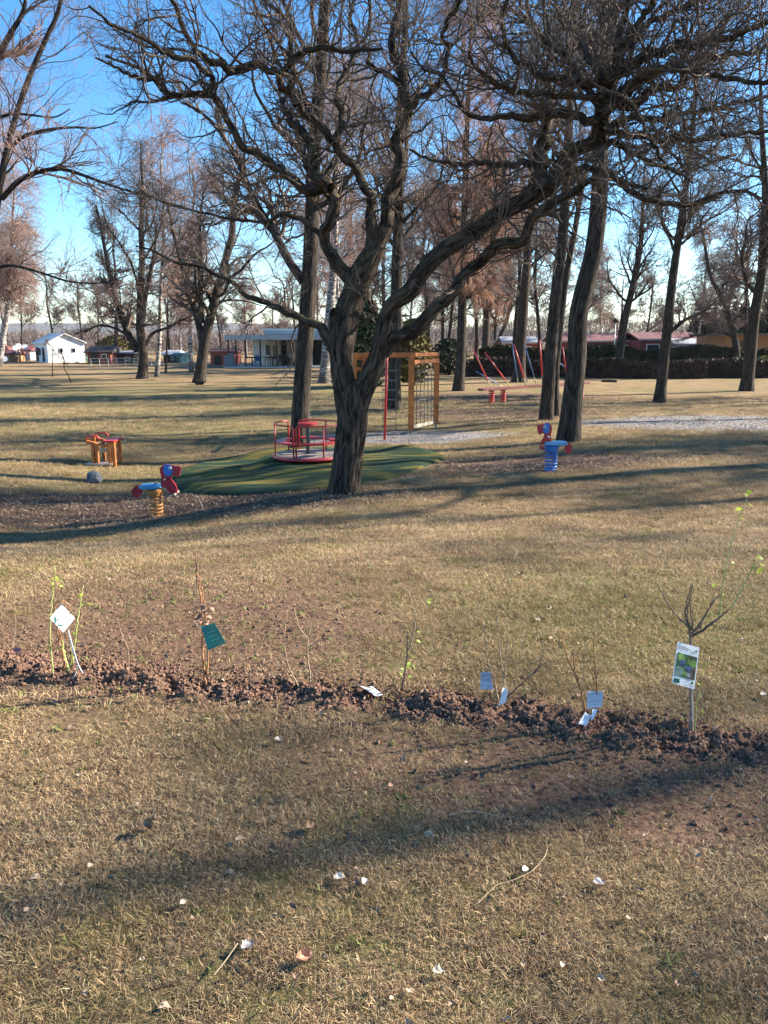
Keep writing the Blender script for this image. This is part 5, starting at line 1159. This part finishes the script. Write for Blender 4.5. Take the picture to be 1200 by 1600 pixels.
def leafmesh(t, c, s_, az, el, roll, n_=4):
    """a small curved pointed leaf appended to MB t"""
    M_ = Matrix.Rotation(az, 3, 'Z') @ Matrix.Rotation(-el, 3, 'Y') @ Matrix.Rotation(roll, 3, 'X'); vs = []; c = Vector([float(q) for q in c])
    prof = (0.02, .30, .42, .30, .03)
    for q, w_ in enumerate(prof):
        x = q/4; z = -.25*x*x
        vs += [c+M_ @ Vector((x, -w_*.8, z+.12*w_))*s_, c+M_ @ Vector((x, 0, z))*s_, c+M_ @ Vector((x, w_*.8, z+.12*w_))*s_]
    t.add(vs, [(3*q+k, 3*q+3+k, 3*q+4+k, 3*q+1+k) for q in range(4) for k in range(2)], True)
def sapling(base, stems, label, mat, leaves=None, dy=0, lm=None, name='sapling', seed=1):
    """stems: list of (pixels, width px, depth offset at the tip, material or None)"""
    b = gp(*base); b = b+np.array([0, 0, .02]); Y0 = b[1]; e = empty(name, b, 0, label=label, cat='sapling', group='newly planted saplings along the dug row'); rg = random.Random(seed)
    tot = []
    for st_ in stems:
        pxs, w_, d = st_[:3]; mt = st_[3] if len(st_) > 3 and st_[3] else mat; n_ = len(pxs); r0 = w_/2/F*Y0
        pts = np.array([(*(P(a, c_, Y0+d*(q/(n_-1)))-b), r0*(1-.6*q/(n_-1))) for q, (a, c_) in enumerate(pxs)]); q_ = smoothpath(pts, max(8, n_*4))
        q_[1:, :3] += np.array([[rg.gauss(0, 1)*r0*.35 for _ in range(3)] for _ in range(len(q_)-1)])
        MB().tube(q_[:, :3], list(q_[:, 3]), 8).build('stem', mt, e); tot.append(q_)
    if leaves:
        t = MB()
        for (px, py, s_, d) in leaves:
            c = P(px, py, Y0+d)-b; leafmesh(t, c, .80*s_/F*Y0, rg.uniform(0, 6.28), rg.uniform(-.6, .7), rg.uniform(-.8, .8))
        t.build('leaves', lm or GLF, e)
    return e, b
J = lambda s_, k, x0, x1, y0, y1, sz, seed: [(random.Random(seed*100+q).uniform(x0, x1), random.Random(seed*100+q+50).uniform(y0, y1), sz, random.Random(q).uniform(-.02, .02)) for q in range(k)]
sapling((18, 1022), [([(18, 1022), (20, 1005), (24, 985), (24, 960)], 2.2, .02), ([(18, 1022), (14, 1012), (8, 1004)], 1.8, -.02), ([(20, 1015), (28, 1008), (33, 1002)], 1.6, 0)], 'tiny twig with a red and white tag at the left edge of the row', TST)
sapling((100, 1062), [([(86, 1068), (82, 1040), (78, 1000), (79, 960), (82, 930), (85, 900), (87, 884)], 3, .05, GST), ([(104, 1050), (98, 1020), (92, 1000), (88, 985)], 5, .0, OST), ([(107, 1050), (100, 1020), (97, 1000)], 4, .03, GST),
    ([(112, 1040), (118, 1000), (122, 965), (127, 930), (131, 915)], 3, .03, GST), ([(96, 1000), (84, 950), (95, 938), (106, 945), (112, 958)], 2.4, .03, OST), ([(104, 1052), (112, 1030), (110, 1005)], 2.6, -.03, GST), ([(86, 1068), (74, 1080), (63, 1085)], 2.2, -.03, TST)],
    'sapling with thin yellow green shoots and a square white tag', GST, J(0, 7, 80, 92, 884, 915, 9, 1)+J(0, 4, 92, 101, 900, 912, 8, 2)+J(0, 6, 127, 138, 925, 945, 9, 3)+J(0, 7, 116, 136, 978, 1010, 9, 4)+J(0, 5, 92, 102, 1005, 1020, 8, 5))
sapling((200, 1060), [([(200, 1060), (201, 1035), (200, 1015), (194, 1000), (188, 985), (185, 970)], 2.2, .02), ([(200, 1018), (206, 1008), (204, 995)], 1.6, 0), ([(194, 1015), (180, 1004), (162, 994)], 1.5, .02)], 'thin bare twig sapling between the white-tagged and the green-tagged ones', TST)
sapling((320, 1072), [([(321, 1072), (319, 1050), (316, 1020), (316, 985), (315, 950), (312, 915), (308, 890), (307, 865)], 4.5, .03, OST), ([(324, 1055), (325, 1020), (323, 985), (320, 950), (315, 915)], 3, .03, OST), ([(307, 960), (307, 900), (310, 850)], 1.8, .04, BST)],
    'tall thin orange brown sapling with curled dried leaves and a green tag', OST, J(0, 26, 306, 328, 944, 974, 13, 6)+[(300, 950, 11, 0)], lm=BLF)
sapling((480, 1078), [([(469, 1078), (462, 1063), (454, 1050), (448, 1032), (445, 1010), (445, 985), (449, 955)], 3, .0, TST), ([(482, 1078), (485, 1060), (482, 1035), (480, 1010), (480, 998), (470, 985), (464, 972), (459, 950)], 3.4, .03, TST), ([(480, 1000), (484, 985), (488, 965), (494, 940)], 2, .03, TST), ([(481, 1012), (495, 1003), (508, 997), (522, 991)], 2.2, .02, TST), ([(486, 1062), (500, 1040), (520, 1028), (535, 1018)], 1.8, .03, TST)],
    'bare straw coloured sapling with two thin branching stems in the middle left of the row', TST, [(490, 1052, 9, 0), (497, 1072, 10, 0), (504, 1060, 8, 0)], lm=BLF)
sapling((629, 1080), [([(628, 1080), (632, 1055), (636, 1025), (637, 1012)], 4.6, 0, BST), ([(636, 1020), (642, 1005), (649, 975), (651, 960)], 4, .02, TST), ([(636, 1020), (637, 1000), (638, 988)], 3, 0, BST), ([(636, 1076), (644, 1078), (651, 1070)], 2.4, -.02, TST), ([(650, 965), (640, 930), (630, 915)], 1.4, .03, TST)],
    'short sapling with a few fresh green leaves right of the lying white tag', BST, [(640, 1022, 12, 0), (641, 1035, 12, 0), (630, 1048, 11, 0), (627, 1052, 12, 0), (644, 1038, 11, 0), (628, 1056, 10, 0), (638, 1015, 13, 0), (645, 1028, 12, .01), (634, 1042, 13, -.01), (650, 1000, 11, .02), (626, 1045, 11, 0), (640, 1060, 11, 0), (652, 985, 9, .02), (672, 944, 13, .05), (668, 938, 11, .05)], lm=GLF2)
sapling((780, 1104), [([(778, 1095), (774, 1070), (768, 1050), (762, 1035), (758, 1000), (755, 970)], 3.4, .0, TST), ([(766, 1046), (758, 1035), (752, 1020)], 2, 0, TST), ([(789, 1078), (786, 1050), (781, 1020), (779, 985), (777, 965)], 3.4, .02, TST), ([(788, 1060), (790, 1035), (794, 1010), (795, 990)], 2.4, .02, TST), ([(790, 1092), (805, 1078), (830, 1055), (842, 1040), (851, 1012)], 3.2, .02, BST), ([(835, 1052), (845, 1040), (862, 1032)], 2, .02, BST), ([(774, 1106), (772, 1090), (778, 1075)], 3, 0, TST)],
    'bare shrub sapling with stems spread wide and a shade-tinted grey tag on its left side', TST)
sapling((917, 1136), [([(914, 1112), (908, 1080), (898, 1055), (888, 1030), (880, 1005), (874, 985)], 3.8, 0, OST), ([(905, 1072), (898, 1040), (897, 1010), (896, 985)], 3, .02, OST), ([(911, 1080), (912, 1040), (914, 1005)], 2, .02, TST), ([(929, 1122), (932, 1090), (931, 1050), (928, 1020), (929, 990)], 4, .02, OST), ([(930, 1070), (924, 1050), (918, 1040)], 2.2, .0, OST), ([(932, 1060), (936, 1045), (934, 1020)], 2, .03, OST)],
    'upright bunch of orange brown stems with crumpled white tags at their foot', OST)
plum, pb = sapling((1080, 1148), [([(1080, 1150), (1080, 1110), (1079, 1070), (1079, 1030), (1079, 1005), (1079, 985)], 8.5, 0, simple('grafted_stem', (.25, .19, .15), .7, var=.25, scale=40)), ([(1079, 992), (1072, 975), (1058, 962), (1042, 940), (1028, 912)], 3.6, -.03, BST), ([(1077, 980), (1071, 965), (1073, 940), (1080, 912)], 4, .03, BST), ([(1080, 985), (1074, 960), (1080, 925), (1083, 910)], 3, -.02, BST), ([(1083, 985), (1079, 950), (1078, 930)], 3, .03, BST), ([(1081, 990), (1095, 972), (1105, 955), (1115, 935)], 4, .02, BST), ([(1093, 982), (1100, 965), (1112, 945), (1125, 928)], 3.4, .04, BST), ([(1082, 995), (1100, 982), (1118, 970), (1130, 960), (1140, 952)], 5, -.03, BST),
     ([(1125, 965), (1126, 940), (1132, 900), (1140, 860), (1153, 815), (1165, 785), (1172, 768)], 2.8, .04, GST), ([(1142, 950), (1160, 920), (1175, 888), (1188, 872)], 2.8, .04, GST), ([(1086, 1148), (1089, 1100), (1094, 1070)], 2.6, .02, GST), ([(1083, 1148), (1082, 1110), (1081, 1075)], 2.2, -.03, simple('pale_twine', (.6, .55, .48), .8))],
     'largest sapling, a branching young plum tree with dark shoots and a picture tag', BST,
     [(1170, 768, 16, .04), (1174, 766, 17, .04), (1166, 776, 14, .04), (1160, 794, 16, .04), (1172, 790, 17, .04), (1158, 800, 12, .03), (1164, 812, 14, .04), (1166, 816, 12, .04), (1180, 870, 17, .04), (1188, 880, 20, .04), (1194, 888, 18, .04), (1176, 884, 14, .04), (1130, 930, 12, .03), (1136, 935, 12, .03), (1120, 912, 11, .03), (1142, 880, 11, .04), (1093, 1068, 9, .02), (1096, 1072, 9, .02), (1094, 1090, 8, .02), (1098, 1110, 8, .02)])

# ---------------------------------------------------------------- tags
def card(name, corners, Yd, mat, label, bend=.1, dd=(0, 0, 0, 0), cat='plant tag', th=.0012, n_=8):
    """curved thin card from four pixel corners (tl,tr,br,bl) at their own depths"""
    C = [P(a, b_, Yd+d) for (a, b_), d in zip(corners, dd)]; o_ = (C[0]+C[2])/2; nn = nrm(np.cross(C[1]-C[0], C[3]-C[0])); sz = np.linalg.norm(C[1]-C[0])
    vs = []
    for side in (0, 1):
        for i_ in range(n_+1):
            for j_ in range(n_+1):
                u, v = j_/n_, i_/n_; p_ = (C[0]*(1-u)+C[1]*u)*(1-v)+(C[3]*(1-u)+C[2]*u)*v; p_ = p_+nn*(sz*bend*math.sin(PI*u)+side*th)-o_; vs.append(p_)
    fs = []; K = (n_+1)**2
    for i_ in range(n_):
        for j_ in range(n_):
            a = i_*(n_+1)+j_; fs.append((a, a+1, a+n_+2, a+n_+1)); fs.append((K+a, K+a+n_+1, K+a+n_+2, K+a+1))
    rim = [j_ for j_ in range(n_)]+[i_*(n_+1)+n_ for i_ in range(n_)]+[n_*(n_+1)+n_-j_ for j_ in range(n_)]+[(n_-i_)*(n_+1) for i_ in range(n_)]
    for q in range(len(rim)): a, b_ = rim[q], rim[(q+1) % len(rim)]; fs.append((a, K+a, K+b_, b_))
    ob = MB().add(vs, fs).build(name, mat, None, o_); tag(ob, label, cat, 'plastic plant tags'); return ob, C, o_, nn
def on_card(C, o_, nn, poly, lift=.0016, bend=0, sz=0):
    """polygon given in card coordinates (0..1) as points on the camera side of the card"""
    r = []
    for u, v in poly:
        p_ = (C[0]*(1-u)+C[1]*u)*(1-v)+(C[3]*(1-u)+C[2]*u)*v
        nv = nn if np.dot(nn, -p_+np.array([0, 0, EYE])) > 0 else -nn
        r.append(p_+nn*(sz*bend*math.sin(PI*min(max(u, 0), 1)))+nv*lift-o_)
    return r
def disc(u, v, ru, rv, n_=16, rot=0): return [(u+ru*math.cos(2*PI*q/n_+rot), v+rv*math.sin(2*PI*q/n_+rot)) for q in range(n_)]
PW = simple('tag_white', (.70, .70, .71), .35, var=.06, scale=20); TGG = simple('tag_green', (.02, .20, .15), .4, var=.12, scale=20); TGS = simple('tag_shade_grey_blue', (.36, .40, .47), .4, var=.15, scale=25); PWB = simple('tag_bright', (.82, .84, .84), .4, var=.03)  # the grey-blue tag colour has the tint of shade mixed into it
DGR = simple('print_dark_green', (.01, .12, .09), .4); LGR = simple('print_leaf_green', (.22, .36, .09), .4, var=.3, scale=60); MGR = simple('print_mid_green', (.07, .18, .06), .4, var=.3, scale=60); PLU = simple('print_plum_blue', (.10, .14, .28), .4, var=.4, scale=50); PBR = simple('print_brown', (.12, .10, .08), .4, var=.3, scale=50); PGY = simple('print_grey', (.30, .30, .33), .5); PLG = simple('print_grey_green', (.22, .34, .27), .4, var=.25, scale=50)
Y9 = pb[1]-.05
ob, C, o_, nn = card('plant_tag', [(1059, 1003), (1093, 1012), (1085, 1077), (1050, 1067)], Y9, PWB, 'white picture tag with blue plums and green leaves hanging on the largest sapling', 0, (-.01, .035, .01, -.035))
def pr(name, poly, mat, lift, par=None):
    par = par or ob
    pts = on_card(C, o_, nn, poly, lift); MB().add(pts, [tuple(range(len(pts)))]).build(name, mat, par)
pr('picture', [(.05, .24), (.94, .24), (.94, .80), (.05, .80)], MGR, .0016)
pr('picture_leaf', disc(.22, .34, .17, .09), LGR, .0020); pr('picture_leaf', [(.55, .34), (.93, .33), (.93, .48), (.72, .50), (.55, .44)], LGR, .0022); pr('picture_leaf', [(.06, .58), (.30, .53), (.42, .62), (.36, .79), (.06, .79)], PLG, .0020)
pr('picture_leaf', disc(.50, .70, .10, .07), LGR, .0021); pr('picture_ground', [(.66, .52), (.94, .50), (.94, .80), (.62, .80)], PBR, .0019); pr('picture_ground', [(.56, .25), (.94, .25), (.94, .31), (.60, .33)], PBR, .0021)
pr('picture_plum', disc(.31, .46, .135, .075), PLU, .0025); pr('picture_plum', disc(.60, .56, .135, .075), PLU, .0026); pr('picture_plum', disc(.64, .71, .10, .055), PGY, .0023)
pr('green_square', [(.05, .86), (.30, .86), (.30, .965), (.05, .965)], DGR, .0018)
pr('emblem', disc(.86, .11, .055, .03), LGR, .0018); pr('emblem', disc(.86, .87, .06, .035), LGR, .0018)
for q, (u0, u1, v0, hh) in enumerate(((.07, .12, .07, .07), (.15, .20, .07, .07), (.23, .27, .06, .08), (.31, .37, .07, .07), (.42, .47, .08, .07), (.52, .56, .09, .06), (.62, .66, .13, .06), (.70, .74, .13, .06), (.10, .22, .18, .012), (.55, .70, .83, .014), (.50, .74, .88, .01), (.50, .90, .955, .012), (.86, .94, .93, .02))):
    pr('lettering', [(u0, v0), (u1, v0), (u1, v0+hh), (u0, v0+hh)], PGY, .0019)
g2_ = gp(100, 1062)
ob, C, o_, nn = card('plant_tag', [(96, 944), (117, 966), (99, 988), (78, 966)], g2_[1]-.04, PWB, 'bright white square tag turned on its corner, with dark green marks', .0, (0, .05, .0, -.05))
pr('green_mark', [(.30, .62), (.36, .60), (.36, .98), (.33, .98)], DGR, .0018); pr('green_mark', [(.12, .78), (.20, .70), (.40, .96), (.36, .99)], DGR, .0018); pr('green_mark', [(.52, .92), (.74, .74), (.77, .80), (.60, .97)], DGR, .0018); pr('green_mark', disc(.74, .66, .04, .04), DGR, .0018)
g4_ = gp(320, 1072)
ob, C, o_, nn = card('plant_tag', [(314, 979), (335, 973), (353, 1005), (325, 1016)], g4_[1]-.04, TGG, 'dark green tag hanging on the tall thin sapling with dried leaves', .12, (0, .0, -.03, -.03))
for v0 in (.3, .48, .66): pr('print_line', [(.30, v0), (.85, v0), (.85, v0+.05), (.30, v0+.05)], simple('print_pale_green', (.06, .30, .24), .5), .006)
g6_ = gp(575, 1084)
ob, C, o_, nn = card('plant_tag', [(553, 1073), (582, 1080), (598, 1093), (580, 1090)], g6_[1]+.0, PW, 'white tag lying almost edge-on in the soil in the middle of the row', .12, (.02, .05, -.02, -.05)); ob.location.z += .025
pr('print_line', [(.2, .3), (.8, .3), (.8, .5), (.2, .5)], PBR, .0018)
g7_ = gp(780, 1104)
ob, C, o_, nn = card('plant_tag', [(751, 1051), (766, 1050), (771, 1078), (750, 1077)], g7_[1]-.02, TGS, 'shade-tinted grey blue tag on the left side of the wide spreading bare shrub sapling', .12, (0, 0, -.03, -.02))  # grey-blue here is shade put into the tag's base colour
for v0 in (.12, .2, .45, .78): pr('print_line', [(.12, v0), (.86, v0), (.86, v0+.035), (.12, v0+.035)], PGY, .008, ob)
card('plant_tag', [(786, 1074), (794, 1078), (790, 1098), (779, 1104)], g7_[1]-.05, PW, 'small folded white tag in the middle of the wide spreading bare shrub sapling', .3, (0, 0, -.02, -.02))
g8_ = gp(917, 1136)
ob, C, o_, nn = card('plant_tag', [(918, 1080), (943, 1081), (940, 1105), (917, 1108)], g8_[1]+.0, simple('tag_shade_pale_blue', (.50, .56, .63), .35, var=.1), 'shade-tinted pale blue upper tag behind the orange brown stems', .14, (0, 0, -.02, -.02))  # the bluish tone of shade is painted into this tag
for v0 in (.15, .55, .72): pr('print_line', [(.12, v0), (.86, v0), (.86, v0+.035), (.12, v0+.035)], PGY, .010, ob)
card('plant_tag', [(915, 1112), (924, 1118), (916, 1134), (904, 1130)], g8_[1]-.06, PW, 'crumpled white tag lying at the foot of the orange brown stems', .3, (0, 0, -.03, -.03))
card('plant_tag', [(926, 1108), (934, 1108), (927, 1124), (923, 1126)], g8_[1]-.05, PWB, 'narrow white tag end hanging below the shade-tinted tag', .2, (0, 0, -.02, -.02))
g1_ = gp(24, 1024)
card('plant_tag', [(15, 1018), (24, 1010), (34, 1014), (26, 1024)], g1_[1], simple('tag_red_pink', (.42, .16, .13), .4, var=.2), 'small red and white tag at the left edge of the row', .1, (.0, .03, .0, -.03))
# white string on the white-tagged sapling
b_ = P(107, 985, g2_[1]-.05); t = MB()
for pl in ([(107, 985), (112, 1010), (118, 1030), (121, 1042), (112, 1065), (95, 1080), (68, 1081)], [(108, 990), (115, 1015), (123, 1040), (130, 1052)]):
    q_ = smoothpath([(*(P(a, c_, g2_[1]-.05)-b_), .0022) for a, c_ in pl], 24); q_[:, 2] = np.maximum(q_[:, 2], H(q_[:, 0]+b_[0], q_[:, 1]+b_[1])+.015-b_[2]); t.tube(q_[:, :3], list(q_[:, 3]), 6)
tag(t.build('string', simple('white_string', (.75, .75, .72), .7), None, b_), 'white string trailing from the square white tag to the ground', 'string')

# ---------------------------------------------------------------- fallen leaves and twigs lying in the foreground
def bigleaf(seed, lobed=False, curl=.5):
    rg = np.random.default_rng(seed); nu, nv = 14, 7; vs = []
    for i_ in range(nu+1):
        u = i_/nu; w_ = math.sin(PI*min(1, u*1.02))**.7*.36*(1+(.28*math.sin(u*22) if lobed else .05*math.sin(u*30)))+.012
        for j_ in range(nv+1):
            v = j_/nv*2-1; z = curl*(.45*v*v*w_*2+.35*(u-.5)**2)+.05*math.sin(u*9+v*3+seed); vs.append((u-.5, v*w_, z))
    fs = [(i_*(nv+1)+j_, (i_+1)*(nv+1)+j_, (i_+1)*(nv+1)+j_+1, i_*(nv+1)+j_+1) for i_ in range(nu) for j_ in range(nv)]
    me = bpy.data.meshes.new('dry_leaf'); me.from_pydata(vs, [], fs)
    for p_ in me.polygons: p_.use_smooth = True
    return me
def leafm2(name, lo, hi):
    m, n, b = newmat(name); tc = N(n, 'ShaderNodeTexCoord').outputs['Object']; c = ramp(n, noise(n, tc, 5, 4), [(.35, lo), (.65, hi)]); n.links.new(c, b.inputs['Base Color']); b.inputs['Roughness'].default_value = .6; return m
LM = [leafm2('leaf_tan', (.30, .19, .11), (.50, .35, .22)), leafm2('leaf_brown', (.13, .075, .045), (.25, .15, .09)), leafm2('leaf_pale', (.36, .29, .21), (.54, .45, .34)), leafm2('leaf_orange', (.30, .15, .085), (.48, .27, .17)), leafm2('leaf_grey', (.22, .20, .19), (.36, .33, .31)), leafm2('leaf_white', (.40, .35, .28), (.60, .54, .46))]
LS = [(bigleaf(1), 0), (bigleaf(2, True), 1), (bigleaf(3, False, .9), 1), (bigleaf(4, True, .8), 1), (bigleaf(5, False, .3), 0), (bigleaf(6, True, .5), 0)]
def leaf_at(px, py, s_, me, mat, rz, rx, label, group=None):
    g_ = gp(px, py); o_ = bpy.data.objects.new('dry_leaf', me); COL.objects.link(o_); o_.location = g_+np.array([0, 0, .022]); o_.scale = (s_/F*g_[1]*.86,)*3; o_.rotation_euler = (rx, rx*.5, rz)
    if not me.materials: me.materials.append(mat)
    tag(o_, label, 'leaf', group); return o_
leaf_at(474, 1509, 38, bigleaf(11, True, 1.5), LM[3], .5, .5, 'large curled orange brown leaf near the bottom, left of the middle')
leaf_at(530, 1385, 24, bigleaf(12, False, .6), LM[5], .2, .1, 'whitish leaf, left one of the two white ones side by side')
leaf_at(570, 1390, 20, bigleaf(13, False, .9), LM[5], 1.2, .2, 'whitish leaf, right one of the two white ones side by side')
leaf_at(935, 1391, 26, bigleaf(14, False, .5), LM[4], .1, .1, 'pale grey narrow leaf lying alone on the right of the foreground')
leaf_at(387, 1492, 30, bigleaf(15, True, .6), LM[4], .8, .1, 'grey withered leaf left of the large curled orange leaf')
leaf_at(226, 1306, 34, bigleaf(16, True, 1.0), LM[1], .1, .3, 'dark brown leaf on the bright grass at the left')
leaf_at(483, 1306, 30, bigleaf(17, True, 1.2), LM[1], 1.0, .6, 'dark standing brown leaf in the middle of the foreground')
leaf_at(670, 1318, 22, bigleaf(18, False, 1.0), LM[0], -.4, .3, 'small tan curved leaf right of the middle below the soil row')
leaf_at(820, 1373, 18, bigleaf(19, False, .7), LM[5], .7, .3, 'small white leaf beside the thin curved twig')
leaf_at(684, 1535, 26, bigleaf(20, True, .8), LM[2], .2, .3, 'pale leaf near the bottom right of the middle')
leaf_at(877, 1527, 18, bigleaf(21, False, .7), LM[2], 1.3, .3, 'small pale leaf near the bottom at the right')
leaf_at(435, 1165, 15, bigleaf(22, False, .7), LM[2], .4, .3, 'small pale leaf just below the soil row left of the middle')
leaf_at(287, 1427, 17, bigleaf(23, False, .9), LM[2], .9, .4, 'small pale leaf in the shaded band at the left')
leaf_at(610, 1240, 14, bigleaf(24, False, .9), LM[3], .9, .4, 'small orange leaf in the middle just below the soil row')
leaf_at(1192, 1093, 14, bigleaf(25, False, .6), LM[5], .3, .2, 'small white leaf at the right edge above the soil row')
rg = random.Random(9)
for q in range(70):
    while True:
        px = rg.uniform(10, 1190); py = 870+730*rg.random()**.75
        if abs(py-1110) > 60 or rg.random() < .2: break
    me, mi = LS[rg.randrange(6)]
    leaf_at(px, py, rg.uniform(8, 19)*(.55+.6*(py-870)/730), me, LM[mi], rg.uniform(0, 6.28), rg.uniform(-.6, .6), 'small dry leaf lying loose in the short grass', 'small dry leaves scattered in the foreground grass')
def twig(pxs, w_, label):
    pts = []
    o0 = gp(*pxs[0])
    for a, b_ in pxs: g_ = gp(a, b_); pts.append((*(g_-o0+np.array([0, 0, .03])), w_/2/F*g_[1]))
    q_ = smoothpath(pts, 30); tag(MB().tube(q_[:, :3], list(q_[:, 3]), 6).build('dry_twig', TST, None, o0), label, 'twig', 'dry twigs in the grass')
twig([(744, 1428), (775, 1402), (800, 1390), (830, 1375), (848, 1360), (854, 1345), (852, 1328)], 1.4, 'thin curved twig on the right of the foreground beside a small white leaf')
twig([(335, 1545), (352, 1520), (372, 1493)], 2.4, 'thin straight twig left of the grey withered leaf')
twig([(40, 1330), (80, 1322), (118, 1325)], 2.2, 'thin twig on the bright grass near the left edge')
twig([(700, 1290), (740, 1284), (790, 1292)], 2.0, 'thin twig just below the soil row right of the middle')
